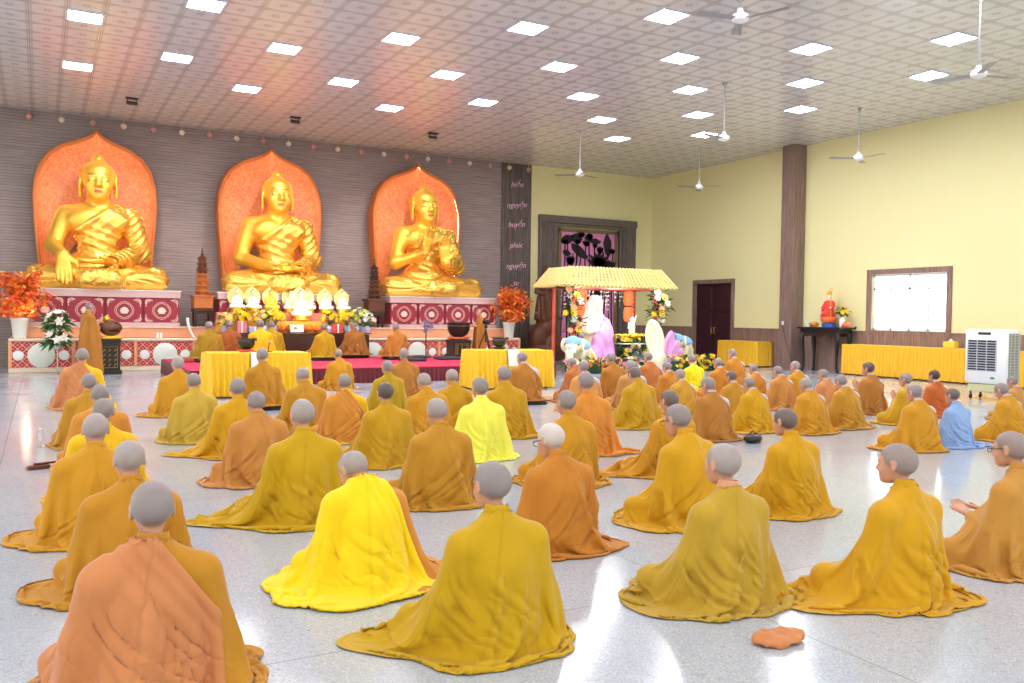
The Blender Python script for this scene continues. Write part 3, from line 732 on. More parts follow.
def ornament(w, h):
    """Lobed square frame around a lotus, with corner scrolls."""
    m = MB(); pts = []
    for k in range(64):
        a = 2*PI*k/64; r = .27*h*(1+.09*math.cos(4*a)+.05*abs(math.cos(8*a))); e = (abs(math.cos(a))**3+abs(math.sin(a))**3)**(-1/3.); pts.append((r*e*math.cos(a),0,r*e*math.sin(a)))
    m.tube(pts+[pts[0]], .022*h, 6, caps=False, squash=.5); m.tube([(p[0]*1.2,0,p[2]*1.2) for p in pts]+[(pts[0][0]*1.2,0,pts[0][2]*1.2)], .01*h, 6, caps=False)
    for k in range(-3,4):
        a = PI/2+k*.42; m.ball((math.cos(a)*.09*h,0,-.07*h+math.sin(a)*.12*h), (.045*h,.014,.1*h), 8, 6, roty(PI/2-a))
    m.ball((0,0,-.1*h), (.15*h,.012,.04*h), 10, 5)
    for sx in (1,-1):
        for sz in (1,-1):
            for q in (.14,.09,.05):
                c = (sx*(w/2-.17*h),0,sz*(h/2-.16*h)); m.tube([(c[0]+sx*q*h*math.cos(t),0,c[2]+sz*q*h*math.sin(t)) for t in np.linspace(-.6,2.6,14)], .017*h, 5, squash=.6)
            m.tube([(sx*(w/2-.32*h),0,sz*(h/2-.06*h)),(sx*(w/2-.07*h),0,sz*(h/2-.07*h)),(sx*(w/2-.06*h),0,sz*(h/2-.34*h))], .014*h, 5)
    return m
PY0, PY1, PT = 24.42, 26.38, 2.08
def plinth(x0, x1, label):
    w, h = x1-x0, PT-PZ; t = thing('statue_plinth', ((x0+x1)/2,PY0,PZ), label, 'plinth')
    MB().box((0,(PY1-PY0)/2+.02,h/2), (w-.06,PY1-PY0-.04,h-.02)).build('body', M_RED, t)
    MB().box((0,(PY1-PY0)/2-.02,h-.1), (w+.02,PY1-PY0+.04,.2), bev=.012).build('patterned_band', M_PINKST, t); MB().box((0,(PY1-PY0)/2-.03,h-.01), (w+.06,PY1-PY0+.06,.022)).build('white_edge', M_WHITE, t)
    MB().box((0,(PY1-PY0)/2-.01,.055), (w,PY1-PY0+.02,.11), bev=.01).build('foot_band', M_PINKST, t)
    n = 4; tw = w/n; hh = h-.33; cz = .11+hh/2
    for i in range(n):
        x = -w/2+(i+.5)*tw; p = MB().box((x,.0,cz), (tw-.05,.03,hh), bev=.008).build('red_tile', M_RED, t)
        o = ornament(tw-.06, hh).build('ornament', M_ORN, p); o.location = (x,-.018,cz)
    return t
plinth(-.35, 3.27, 'red ornamented plinth under the earth-touching golden statue'); plinth(4.25, 7.9, 'red plinth under the middle golden statue, hidden behind altar flowers'); plinth(9.2, 12.8, 'red ornamented plinth under the golden statue with raised hands')

# ------------------------------------------------------------------ golden statues
M_GOLD, M_GOLDR = m_gold('satin gold', .42), m_gold('bright folded gold', .27, (255,206,96))
def statue_meshes(pose):
    S1 = 1.37; body = []; arm_l = []; leg = []; tor = []
    HO = np.array([0,.01,.80])
    H = [q for q in head_prims() if not (q[0] == 'e' and abs(q[1][0]) > .07)]
    H = [(q[0],)+((HO+(q[1]-HEAD_C)*S1, HO+(q[2]-HEAD_C)*S1, q[3]*S1, q[4]*S1, q[5]*S1, q[6]) if q[0] == 'c' else (HO+(q[1]-HEAD_C)*S1*np.array([1.06,1,1]), q[2]*S1*np.array([1.06,1,1]), q[3], q[4]*S1, q[5])) for q in H]
    H += [ell((0,-.012,.948), (.042,.044,.042), k=.014), ell((0,-.006,.862), (.11,.12,.062), k=.008)]
    for s in (1,-1): H += [ell((s*.116,.0,.765), (.012,.03,.09), rotz(-s*.3), k=.012), ell((s*.126,.004,.79), (.006,.016,.03), rotz(-s*.3), k=.008, sub=True), ell((s*.117,.004,.69), (.012,.018,.026), k=.015)]
    body += H+[cap((0,-.01,.58), (0,.0,.72), .078, .07, k=.03)]
    for z in (.63,.648,.664): body.append(ell((0,.0,z), (.08,.078,.006), k=.008))
    tor += [ell((0,0,.16), (.2,.15,.13), k=.06), cap((0,0,.24), (0,0,.33), .112, .118, k=.06), ell((0,-.005,.48), (.182,.118,.15), k=.08)]
    for s in (1,-1): tor += [ell((s*.1,.075,.5), (.1,.05,.075), k=.05), cap((s*.03,-.01,.6), (s*.18,-.01,.555), .045, .056, k=.05)]
    for s in (1,-1):
        leg += [cap((s*.13,.0,.1), (s*.37,.17,.075), .1, .076, k=.05), cap((s*.37,.19,.07), (-s*.08,.33,.065), .074, .056, k=.04)]
        body += [cap((-s*.08,.33,.1), (-s*.2,.29,.115), .04, .03, k=.03), ell((-s*.2,.27,.13), (.05,.06,.022), rotz(s*.5), k=.02)]
    EL = {1: np.array([.288,.0,.28]), -1: np.array([-.288,.0,.28])}; SH = {s: np.array([s*.212,-.01,.53]) for s in (1,-1)}
    if pose == 'earth':
        WR = {1: np.array([.225,.27,.235]), -1: np.array([-.09,.25,.2])}; EL[1] = np.array([.288,.05,.31])
        hands = {1: ((-.05,.5,-.85),(.1,.85,.5),-1,.25), -1: ((1,.25,-.05),(0,0,-1),1,.2)}
    elif pose == 'meditate':
        WR = {1: np.array([.1,.25,.2]), -1: np.array([-.1,.24,.19])}; hands = {1: ((-1,.3,-.05),(0,0,-1),-1,.15), -1: ((1,.3,-.05),(0,0,-1),1,.15)}
    else:
        WR = {1: np.array([.1,.21,.37]), -1: np.array([-.1,.22,.3])}; hands = {1: ((-.25,.12,1),(.2,-1,.1),1,.35), -1: ((.15,.1,1),(-.1,-1,.15),-1,.4)}
        EL[1] = np.array([.292,.04,.29]); EL[-1] = np.array([-.288,.05,.28])
    hp = []
    for s in (1,-1):
        a = [cap(SH[s], EL[s], .07, .052, k=.045), cap(EL[s], WR[s], .053, .037, k=.035)]
        body += a; f, n_, sd, cu = hands[s]; hp += hand_prims(WR[s], f, n_, sd, cu, 1.42)
        if s < 0: arm_l = a
    h = .0078; lo, hi = (-.52,-.22,-.02), (.52,.46,1.02)
    F, L0 = field(tor+leg+body+hp, lo, hi, h)
    V, Q = surface_nets(F, L0, h); V = smooth_pts(V, Q, 1, .4); V[:,2] = np.maximum(V[:,2], .002)
    # the robe: a folded layer over one shoulder, the arm below it, the waist and the legs
    n = F.shape; ax = [L0[i]+h*np.arange(n[i]) for i in range(3)]; X, Y, Z = np.meshgrid(*ax, indexing='ij')
    ft, _ = field(tor, lo, hi, h); fa, _ = field(arm_l, lo, hi, h); fl, _ = field(leg+tor[:1], lo, hi, h)
    def ridge(ph): return (1-np.abs(np.sin(ph))**.7)
    un = X*.62+Z*.78
    ft = ft-.006-.011*ridge(44*(X*.45-Z*.55)+3*np.sin(9*Z)+6*X*X)*sstep(.62,.3,Z)-.007*ridge(46*un+2*X)*sstep(.15,.5,Z)
    cut = np.maximum(un-(.62*-.055+.78*.60), -.3)
    ft = np.maximum(ft, cut)
    fold = -(.004)*np.exp(-((cut+.02)/.016)**2); ft = ft+fold
    along = (X+.212)*-.25+(Z-.53)*-.97+Y*.35
    fa = fa-.014-.012*ridge(50*along+4*np.sin(12*X+9*Y))
    fa = np.maximum(fa, -(Z-.56)*-1-.05) if False else fa
    wrd = np.sqrt((X-WR[-1][0])**2+(Y-WR[-1][1])**2+(Z-WR[-1][2])**2); fa = np.maximum(fa, .035-wrd)
    lg = np.arctan2(Z-.08, np.abs(X)*.3+.35-Y)
    fl = fl-.012-.012*ridge(15*lg+6*np.abs(X)+2.2*np.sin(7*X))*sstep(-.02,.06,Z)
    R_ = np.minimum(np.minimum(ft, fa), fl)
    hf, _ = field(hp, lo, hi, h); R_ = np.maximum(R_, .012-hf)
    V2, Q2 = surface_nets(R_, L0, h); V2 = smooth_pts(V2, Q2, 1, .4); V2[:,2] = np.maximum(V2[:,2], .002)
    me = np_mesh('body', V, Q); p = (V-HO)/S1
    sx = np.abs(np.abs(p[:,0]/1.06)-.031)
    put_attr(me, 'brow', np.maximum(sstep(.004,.002,np.abs(p[:,2]-.02+6*(np.abs(p[:,0])-.03)**2))*sstep(.022,.017,sx), sstep(.0034,.0018,np.abs(p[:,2]+.012+7*(np.abs(p[:,0])-.033)**2))*sstep(.017,.014,sx))*(p[:,1] > .05))
    put_attr(me, 'lips', sstep(.021,.017,np.abs(p[:,0]))*sstep(.010,.007,np.abs(p[:,2]+.069))*(p[:,1] > .07))
    put_attr(me, 'white', .7*sstep(.0032,.0018,np.abs(p[:,2]+.0095))*sstep(.011,.007,sx)*(p[:,1] > .06))
    me2 = np_mesh('robe', V2, Q2)
    return me, me2
AUR = [(-.86,0),(-.90,.1),(-.95,.3),(-.985,.46),(-1.,.58),(-.98,.68),(-.9,.78),(-.76,.86),(-.55,.915),(-.32,.947),(-.15,.975),(-.05,1.0),(0,1.022)]
M_AUR = m_aureole(); M_RIM = pm('burnt orange rim', (206,116,52), .5); M_LEDW = NG('warm lit strip').set(Base_Color=(1,.8,.6), Emission_Color=(1.,.78,.55), Emission_Strength=18.)
def buddha(x, xa, pose, rz, l1, l2):
    me, me2 = statue_meshes(pose); s = 3.66
    t = thing('buddha_statue', (x,25.62,PT), l1, 'statue', PI+rz, s=s)
    link('body', me, M_GOLD, t); link('robe', me2, M_GOLDR, t)
    a = thing('aureole', (xa,26.0,PT), l2, 'aureole'); w, hh = 1.53, 4.25
    o = [np.array([p[0]*w,p[1]*hh]) for p in AUR]; o = o+[np.array([-p[0],p[1]]) for p in o[-2::-1]]
    ctr = np.array([0,hh*.48])
    def ring(k, y): return [(*(ctr+(p-ctr)*np.array([k,k])),) for p in o], y
    def row(k, y): return [((ctr[0]+(p[0]-ctr[0])*k), y, max(.005,ctr[1]+(p[1]-ctr[1])*k)) for p in o]
    MB().strip([row(.975,.03),row(.93,.2),row(.86,.36),row(.7,.43),row(.35,.45),row(.02,.455)]).build('niche_shell', M_AUR, a, smooth=True)
    MB().strip([row(1.0,.45),row(1.0,.03),row(.998,-.03),row(.98,-.045),row(.95,-.035),row(.942,-.02),row(.945,-.01),row(.975,.0),row(.975,.04)]).build('rim', M_RIM, a, smooth=True)
    MB().tube([(q[0],.03,q[2]) for q in row(.963,.0)][1:-1], .014, 6).build('light_strip', M_LEDW, a)
buddha(1.37, 1.35, 'earth', -.04, 'golden seated statue touching the ground with one hand over its knee', 'orange leaf-shaped niche behind the earth-touching golden statue')
buddha(6.12, 6.03, 'meditate', .02, 'golden seated statue with both hands in its lap above the flowers', 'orange leaf-shaped niche behind the golden statue with hands in lap')
buddha(10.8, 10.72, 'teach', .04, 'golden seated statue with both hands raised before its chest', 'orange leaf-shaped niche behind the golden statue with raised hands')

# ------------------------------------------------------------------ flowers
rnd = random.Random(7)
BM = {}
def bloom(m, c, r, n=9, rows=3, up=(0,0,1)):
    """Note a many-petalled flower head at c facing up; build() makes each an object of its own."""
    m.__dict__.setdefault('bl', []).append((tuple(map(float, c)), r, n, rows, tuple(map(float, up)), rnd.random()*6.28))
def build_blooms(bl, name, mat, parent):
    for c, r, n, rows, up, sp in bl:
        key = (n, rows, mat.name)
        if key not in BM:
            m = MB()
            for k in range(rows):
                el = .25+k*.45; rr = 1-.22*k
                for i in range(n-k*2):
                    a = 2*PI*i/(n-k*2)+k*.3; d = np.array([math.cos(a)*math.cos(el),math.sin(a)*math.cos(el),math.sin(el)]); sd = np.array([-math.sin(a),math.cos(a),0]); w = rr*.3
                    m.add([np.zeros(3), d*rr*.55+sd*w, d*rr+np.array([0,0,rr*.12]), d*rr*.55-sd*w], [(0,1,2,3)])
            m.ball((0,0,.25), .3, 6, 4); BM[key] = m.build('bloom', mat).data; bpy.data.objects.remove(bpy.data.objects['bloom'] if 'bloom' in bpy.data.objects and bpy.data.objects['bloom'].data == BM[key] else [o for o in bpy.data.objects if o.data == BM[key]][0])
        o = bpy.data.objects.new(name, BM[key]); C.objects.link(o); o.parent = parent; o.location = c; o.scale = (r,r,r); o.rotation_mode = 'QUATERNION'
        o.rotation_quaternion = Vector((0,0,1)).rotation_difference(Vector(up).normalized()) @ Matrix.Rotation(sp, 3, 'Z').to_quaternion()
def leaves(m, c, spread, n, size, droop=.2):
    for i in range(n):
        a, e = rnd.random()*2*PI, rnd.uniform(-.5,1.1); d = np.array([math.cos(a)*math.cos(e),math.sin(a)*math.cos(e),math.sin(e)]); sd = np.cross(d,(0,0,1.)); sd /= np.linalg.norm(sd)+1e-6
        p = np.array(c)+d*spread*rnd.uniform(.2,.9); L = size*rnd.uniform(.7,1.3); up = np.array([0,0,1.])
        m.add([p, p+d*L*.4+sd*L*.2+up*L*.06, p+d*L-up*L*droop, p+d*L*.4-sd*L*.2+up*L*.06], [(0,1,2),(0,2,3)])
def ballpts(n, c, r, lowcut=-.3):
    out = []
    while len(out) < n:
        v = np.array([rnd.gauss(0,1) for _ in range(3)]); v /= np.linalg.norm(v)
        if v[2] > lowcut: out.append((np.array(c)+v*np.array(r)*rnd.uniform(.82,1.), v))
    return out
M_YEL = pm('yellow petals', (250,214,40), .55); M_LYEL = pm('pale yellow petals', (250,236,130), .55); M_WPET = pm('white petals', (250,248,240), .5); M_OPET = pm('orange petals', (240,140,50), .55)
M_PPET = pm('pink petals', (236,140,160), .55); M_LGPET = pm('lime petals', (214,232,110), .55)
M_BLUEW = pm('blue and white porcelain', (170,184,226), .25, noise=(30,.35))
def bouquet(loc, label, mat, r=.24, n=16, vase=M_BLUEW, vh=.3, br=.085, kind='bouquet', mat2=None, vr=.09):
    t = thing('flower_bouquet', loc, label, kind)
    MB().lathe([(.001,0),(vr*.7,0),(vr*.75,.02),(vr,vh*.45),(vr*.9,vh*.75),(vr*.6,vh*.88),(vr*.8,vh),(vr*.7,vh),(.001,vh*.9)], n=18).build('vase', vase, t, smooth=True)
    c = (0,0,vh+r*.75); m = MB(); leaves(m, c, r*.95, 46, .13); m.tube([(0,0,vh*.8),(0,0,vh+r*.5)], .02, 6)
    for a in range(6): m.tube([(0,0,vh*.85),(r*.6*math.cos(a),r*.6*math.sin(a),vh+r*.7)], .007, 5)
    m.build('leaves', M_GREEN, t)
    pts = ballpts(n, c, (r,r,r*.85)); m = MB()
    for i, (p, v) in enumerate(pts):
        if not mat2 or i % 3: bloom(m, p, br, up=v)
    m.build('bloom', mat, t)
    if mat2:
        m = MB()
        for i, (p, v) in enumerate(pts):
            if i % 3 == 0: bloom(m, p, br*1.05, up=v)
        m.build('accent_bloom', mat2, t)
    return t

# ------------------------------------------------------------------ altar in front of the middle plinth
al = thing('tiered_altar', (6.05,23.86,SZ-.0), 'tiered flower altar with cloth steps in front of the middle plinth', 'altar')
al.location.z = 0
MB().box((0,-.6,.48), (4.0,.58,.95)).build('front_table', M_DWOOD, al); MB().box((0,-.58,.985), (4.15,.6,.03), bev=.008).build('front_top', M_RWOOD, al)
M_OSAT = pm('orange gold satin', (240,176,60), .45, noise=(3,.1))
MB().box((0,-.03,1.09), (3.9,.36,.42), bev=.01).build('middle_step', M_OSAT, al); MB().box((0,.30,1.26), (3.8,.24,.54), bev=.01).build('upper_step', pm('rose satin step', (206,120,110), .5, noise=(5,.15)), al)
M_HAIR = pm('dark blue statuette hair', (30,34,50), .4); M_HALO = pm('pale gold halo leaf', (244,226,150), .4)
def statuette_mesh():
    pr = [ell((0,0,.07), (.1,.075,.06), k=.03), cap((0,0,.08), (0,-.005,.2), .06, .055, k=.03), ell((0,0,.215), (.075,.045,.05), k=.03), cap((0,0,.25), (0,0,.29), .025, .024, k=.02), ell((0,.004,.335), (.04,.042,.052), k=.01), ell((0,-.005,.392), (.018,.018,.02), k=.01)]
    for s in (1,-1): pr += [cap((s*.075,0,.215), (s*.1,.02,.12), .026, .022, k=.02), cap((s*.1,.02,.12), (s*.015,.08,.1), .022, .016, k=.02), cap((s*.03,.02,.05), (s*.13,.06,.04), .045, .035, k=.03), cap((s*.13,.07,.035), (-s*.04,.11,.03), .032, .026, k=.02)]
    F, L0 = field(pr, (-.2,-.12,-.03), (.2,.2,.45), .0095); V, Q = surface_nets(F, L0, .0095); V = smooth_pts(V, Q, 1, .4); return np_mesh('body', V, Q)
STM = statuette_mesh()
def statuette(x, robe, skin, label, s=1.3, z=1.533, y=24.17):
    t = thing('buddha_statuette', (x,y,z), label, 'statuette', PI, s=s)
    MB().lathe([(.001,0),(.13,0),(.15,.03),(.11,.05),(.15,.09),(.001,.085)], n=24, wave=lambda a, i: 1+.06*math.cos(10*a)).build('lotus_base', M_GOLDP, t, smooth=True)
    b = link('body', STM.copy(), None, t); b.location.z = .085; b.data.materials.clear(); b.data.materials.append(robe); b.data.materials.append(skin)
    for p in b.data.polygons:
        if p.center[2] > .255: p.material_index = 1
    h = MB().ball((0,-.012,.445), (.042,.04,.034), 10, 6).ball((0,-.006,.482), (.02,.02,.018), 8, 5).build('hair', M_HAIR, t, smooth=True)
    o = [(-.0+.17*math.sin(a)*(1-.12*math.cos(a)), .31-.2*math.cos(a)+(.05*math.exp(-((a-PI)/.25)**2))) for a in np.linspace(0,2*PI,33)[:-1]]
    MB().prism(o, 'y', -.1, -.085).build('halo', M_HALO, t)
    return t
M_WGRN = pm('white and jade robe', (214,236,224), .35); M_WROB = pm('white porcelain robe', (244,242,238), .3); M_FACE = pm('ivory statuette skin', (244,226,196), .4); M_SGOLD = pm('golden yellow glaze', (244,200,60), .3)
for x, m_, l in ((4.69,M_WGRN,'white and jade robed statuette at the pagoda end of the altar row'),(5.13,M_WGRN,'second jade and white statuette of the altar row'),(5.62,M_SGOLD,'yellow-glazed statuette in the row of white ones'),
              (6.16,M_WROB,'white statuette just right of the yellow-glazed one'),(6.64,M_WROB,'white statuette directly behind the big white statue'),(7.16,M_WROB,'white statuette second from the end near the second pagoda'),(7.66,M_WGRN,'jade and white statuette ending the altar row by the second pagoda')):
    statuette(x, m_, M_FACE if m_ is not M_SGOLD else M_SGOLD, l)
statuette(6.36, M_WROB, M_FACE, 'bigger bright white seated statue at the altar middle among orange boxes', 1.75, 1.303, 23.86)
bq = [((4.72,23.36,1.0),'yellow mum bouquet in porcelain vase at the altar end behind the olive-brown robe',M_YEL,.3,22),((5.2,23.16,1.0),'yellow mum bouquet low at the altar front between two robed backs',M_LYEL,.26,18),
      ((5.52,23.36,1.0),'gold-yellow bouquet in front of the yellow-glazed statuette',M_YEL,.28,20),((7.05,23.36,1.0),'yellow bouquet just right of the white altar statue',M_YEL,.24,16),((7.5,23.26,1.0),'yellow mum pot with dark leaves before the last white statuettes',M_YEL,.25,18),
      ((7.92,23.36,1.0),'yellow and lime bouquet at the altar end beside the second pagoda',M_LGPET,.32,22),((8.03,23.08,1.0),'white and lime bouquet in blue porcelain at the altar corner',M_WPET,.24,16),((4.2,23.2,1.0),'pale yellow bouquet in a striped vase at the altar corner by the pagoda',M_LYEL,.2,12)]
for loc, l, m_, r, n in bq: bouquet(loc, l, m_, r*.95, int(n*1.3), vh=.2, mat2=M_WPET if m_ is M_LGPET else None)
M_OBOX = pm('glossy orange paper', (244,150,60), .4, noise=(8,.12))
def lotus_lamp(loc, label, s=1., mat=M_OBOX):
    t = thing('lotus_lamp', loc, label, 'lamp', s=s); m = MB()
    for k, (n, r, h, w) in enumerate(((8,.16,.09,.075),(8,.12,.14,.065),(6,.07,.17,.05))):
        for i in range(n):
            a = 2*PI*i/n+k*.4; d = np.array([math.cos(a),math.sin(a),0]); sd = np.array([-math.sin(a),math.cos(a),0]); z = np.array([0,0,1.])
            m.strip([[d*r*.35+z*.03, d*r*.35+z*.03+sd*.001],[d*r*.85+z*h*.5-sd*w, d*r*.85+z*h*.5+sd*w],[d*r*1.05+z*h-sd*w*.5, d*r*1.05+z*h+sd*w*.5],[d*r*.95+z*(h+.04)-sd*.004, d*r*.95+z*(h+.04)+sd*.004]])
    m.build('petals', mat, t, smooth=True); MB().lathe([(.001,0),(.1,0),(.08,.03),(.05,.05),(.001,.05)], n=16).build('base', M_GOLDP, t)
for x, y, s, l in ((6.02,23.3,1.3,'orange lotus lamp before the white altar statue, pagoda side'),(6.4,23.28,1.2,'orange lotus lamp straight in front of the white altar statue'),(6.72,23.4,1.1,'orange lotus lamp right of the white altar statue'),(5.75,23.42,1.1,'orange lotus lamp below the yellow-glazed statuette')): lotus_lamp((x,y,1.0), l, s)
def giftbox(loc, d, mat, label, rib=M_WHITE):
    t = thing('offering_box', loc, label, 'box'); MB().box((0,0,d[2]/2), d, bev=.008).build('carton', mat, t); MB().box((0,0,d[2]/2), (d[0]*.16,d[1]+.006,d[2]+.006)).build('ribbon', rib, t)
giftbox((7.2,23.2,1.0), (.26,.2,.24), pm('red wrapping paper', (214,70,60), .5), 'red offering box on the altar front by the yellow mum pot'); giftbox((7.62,23.16,1.0), (.3,.2,.2), M_BLUEW, 'blue and white offering box at the altar front', M_OBOX)
giftbox((4.62,23.2,1.0), (.24,.2,.3), pm('pink wrapping paper', (226,130,140), .5), 'pink offering box at the altar corner beside the pagoda'); giftbox((4.95,23.18,1.0), (.3,.2,.16), M_BLUEW, 'blue patterned box low on the altar behind the rust-brown robe')
tg = thing('name_card', (6.06,23.0,.92), 'white blank card standing on a dark box before the altar middle', 'card'); MB().box((0,0,.02), (.36,.012,.2), rotx(-.15)).build('card', M_WHITE, tg); MB().box((0,.06,-.08), (.5,.06,.04)).build('rest', M_BLACK, tg)
tg.location = (6.06,23.1,1.1)

# pagodas on their stands
def pagoda(x, label, m1, m2, s, z0, sh):
    t = thing('wooden_pagoda', (x,24.7,PZ), label, 'pagoda')
    m = MB()
    for a in (1,-1):
        for b in (1,-1): m.tube([(a*.2,b*.2,0),(a*.2,b*.2,sh-.06)], .028, 6)
    m.box((0,0,sh-.04), (.52,.52,.08), bev=.01).box((0,0,.06), (.44,.44,.03)); m.box((0,-.2,sh*.8),(.4,.03,.1))
    m.build('stand', M_DWOOD, t)
    MB().box((0,0,sh+.16), (.5,.5,.32), bev=.015).box((0,0,sh+.33), (.58,.58,.05), bev=.01).build('base', m1, t)
    z = sh+.355; n = 7; w = .26
    for k in range(n):
        h = s*.155; q = w*(1-.075*k)
        m = MB(); m.lathe([(q*.62,0),(q*.62,h*.6),(q*.75,h*.62),(q*1.02,h*.66),(q*.95,h*.74),(q*.62,h*.98),(q*.55,h)], (0,0,z), 8, rot=PI/8)
        for i in range(8): a = 2*PI*i/8; m.tube([(q*.64*math.cos(a),q*.64*math.sin(a),z),(q*.64*math.cos(a),q*.64*math.sin(a),z+h*.6)], .012, 5)
        m.build('tier', m1 if k < 4 else m2, t, angle=30); z += h
    MB().lathe([(.06,0),(.07,.02),(.03,.05),(.045,.09),(.02,.13),(.03,.16),(.004,.28)], (0,0,z-.005), 10).build('finial', m2, t)
pagoda(3.88, 'orange wooden pagoda on dark legs between the first two golden statues', M_OWOOD, M_RWOOD, .97, 0, .5); pagoda(8.8, 'dark brown wooden pagoda on dark legs between the middle and third golden statues', M_CARVE, M_DWOOD, .9, 0, .5)

# potted orange maples
M_MAPLE = [pm('orange maple leaves', (246,122,50), .5, noise=(4,.2)), pm('red orange maple leaves', (232,88,40), .5, noise=(4,.2)), pm('amber maple leaves', (250,164,72), .5, noise=(4,.2))]
def maple(x, y, z, label, seed):
    t = thing('potted_maple', (x,y,z), label, 'potted tree'); r = random.Random(seed)
    MB().lathe([(.001,0),(.14,0),(.145,.02),(.19,.44),(.205,.46),(.205,.5),(.18,.5),(.17,.44),(.001,.43)], n=28).build('pot', M_WHITE, t, angle=40)
    m = MB(); tips = []
    m.tube([(0,0,.4),(.02,.01,.7),(-.01,0,.95),(0,0,1.3)], [.035,.03,.024,.014], 8)
    for i in range(22):
        a = r.random()*2*PI; z0 = r.uniform(.62,1.3); L = r.uniform(.35,.62)*(1.2-abs(z0-.9))*(.5 if math.sin(a) > .3 else 1); p = np.array([0,0,z0]); q = p+np.array([math.cos(a)*L,math.sin(a)*L,r.uniform(-.05,.45)*L]); m.tube([p,(p+q)/2+np.array([0,0,.05]),q], [.014,.01,.005], 5); tips.append((p,q))
    m.build('trunk', M_DWOOD, t)
    for k, mt in enumerate(M_MAPLE):
        m = MB()
        for i in range(430):
            p, q = r.choice(tips); c = p+(q-p)*r.uniform(.35,1.15)+np.array([r.gauss(0,.1),r.gauss(0,.1),r.gauss(0,.12)]); c[2] = min(max(c[2],.55),1.85); c[1] = min(c[1],.2)
            R = np.array(Matrix.Rotation(r.random()*6.3,3,'Z'))@rotx(r.uniform(-.9,.9))@roty(r.uniform(-.9,.9)); s_ = r.uniform(.06,.1)
            P = []
            for j in range(10): a = 2*PI*j/10; rr = s_*(1 if j % 2 == 0 else .42)*(1 if j else .6); P.append(c+R@np.array([rr*math.cos(a),rr*math.sin(a),-.15*rr]))
            m.add(P+[c], [(10,j,(j+1)%10) for j in range(10)])
        m.build('foliage', mt, t)
maple(-.44, 24.11, SZ+.004, 'orange maple tree in a white pot on the stage end behind the lilies', 3); maple(13.1, 24.11, SZ+.004, 'orange maple tree in a white pot on the stage end by the ribbed strip', 5)

# white lily stand
t = thing('lily_stand', (.36,23.25,0), 'two-tiered stand of white lilies before the stage front', 'flower stand')
MB().tube([(0,0,0),(0,0,1.15)], .014).tube([(0,0,.03),(.18,.1,0)], .01).tube([(0,0,.03),(-.18,.1,0)], .01).tube([(0,0,.03),(0,-.2,0)], .01).lathe([(.001,.6),(.1,.6),(.12,.68),(.001,.66)], n=16).lathe([(.001,1.05),(.09,1.05),(.11,1.13),(.001,1.11)], n=16).build('stand', M_CHROME, t)
for z, r in ((.8,.26),(1.22,.24)):
    m = MB(); leaves(m, (0,0,z), r*1.1, 90, .22, .35); m.build('greenery', M_GREEN, t)
    m = MB()
    for p, v in ballpts(9, (0,-.05,z+.05), (r*.8,r*.8,r*.7), -.1):
        if v[1] < .4: bloom(m, p+v*.05, .13, 6, 2, up=v)
    m.build('lily', M_WPET, t)

# wooden fish drum on its stand, bell bowl on its stand
def gold_fret(m, w, h):
    for i in range(3):
        for j in range(4): m.tube([(w*(-.3+.3*i)+.05*w*math.cos(a), -.0, h*(.2+.19*j)+.05*h*math.sin(a*1.5)) for a in np.linspace(0,5,9)], .009, 5)
    m.tube([(-w*.42,0,h*.1),(w*.42,0,h*.1),(w*.42,0,h*.92),(-w*.42,0,h*.92),(-w*.42,0,h*.1)], .006, 5)
def drum_stand(loc, label, w, h):
    t = thing('instrument_stand', loc, label, 'stand')
    MB().box((0,0,.05), (w*1.08,w*1.0,.1), bev=.012).box((0,0,h/2), (w*.92,w*.86,h-.1)).box((0,0,h-.04), (w,w*.94,.08), bev=.012).build('cabinet', M_BLACK, t)
    m = MB(); gold_fret(m, w*.8, h*.72); o = m.build('gilt_carving', M_GOLDP, t); o.location = (0,-w*.43-.004,h*.12); return t
drum_stand((1.46,22.95,0), 'black gilt-carved stand under the wooden fish drum', .5, .85)
t = thing('seat_cushion', (1.5,22.95,.85), 'flat yellow cushion under the wooden fish drum', 'cushion'); MB().lathe([(.001,0),(.26,.0),(.29,.03),(.26,.06),(.001,.07)], n=28).build('pad', M_YCLOTH, t, smooth=True); MB().lathe([(.285,.025),(.3,.03),(.285,.036)], n=28).build('piping', M_GOLDP, t)
t = thing('wooden_fish_drum', (1.5,22.95,.921), 'round carved brown wooden fish drum with a slit mouth', 'drum', .5)
pr = [ell((0,0,.19), (.27,.22,.19), k=.04), ell((-.22,0,.26), (.07,.09,.07), k=.06), ell((.1,-.2,.12), (.25,.12,.016), k=.02, sub=True), ell((.28,0,.12), (.1,.24,.014), k=.02, sub=True)]
F, L0 = field(pr, (-.36,-.3,-.03), (.36,.3,.42), .014); V, Q = surface_nets(F, L0, .014); link('drum_body', np_mesh('drum_body', V, Q), M_CARVE, t)
m = MB()
for s in (1,-1): m.tube([(.05+.09*math.cos(a),s*.17,.25+.07*math.sin(a)) for a in np.linspace(0,6.28,20)], .018, 6); m.ball((.05,s*.18,.25), (.03,.03,.03))
m.build('carved_eye', M_RWOOD, t)
drum_stand((10.2,21.7,.35), 'black gilt-carved stand under the large dark bell bowl', .56, .5)
t = thing('bell_cushion', (10.2,21.7,.85), 'red ring cushion under the large dark bell bowl', 'cushion'); MB().lathe([(.1,.0),(.26,0),(.32,.04),(.26,.08),(.1,.08)], n=28).build('ring_pad', pm('red brocade', (206,70,60), .6, noise=(30,.3)), t, smooth=True); MB().lathe([(.318,.034),(.328,.04),(.318,.046)], n=28).build('piping', M_GOLDP, t)
t = thing('bell_bowl', (10.2,21.7,.932), 'large dark metal bell bowl on a red ring cushion', 'bell bowl')
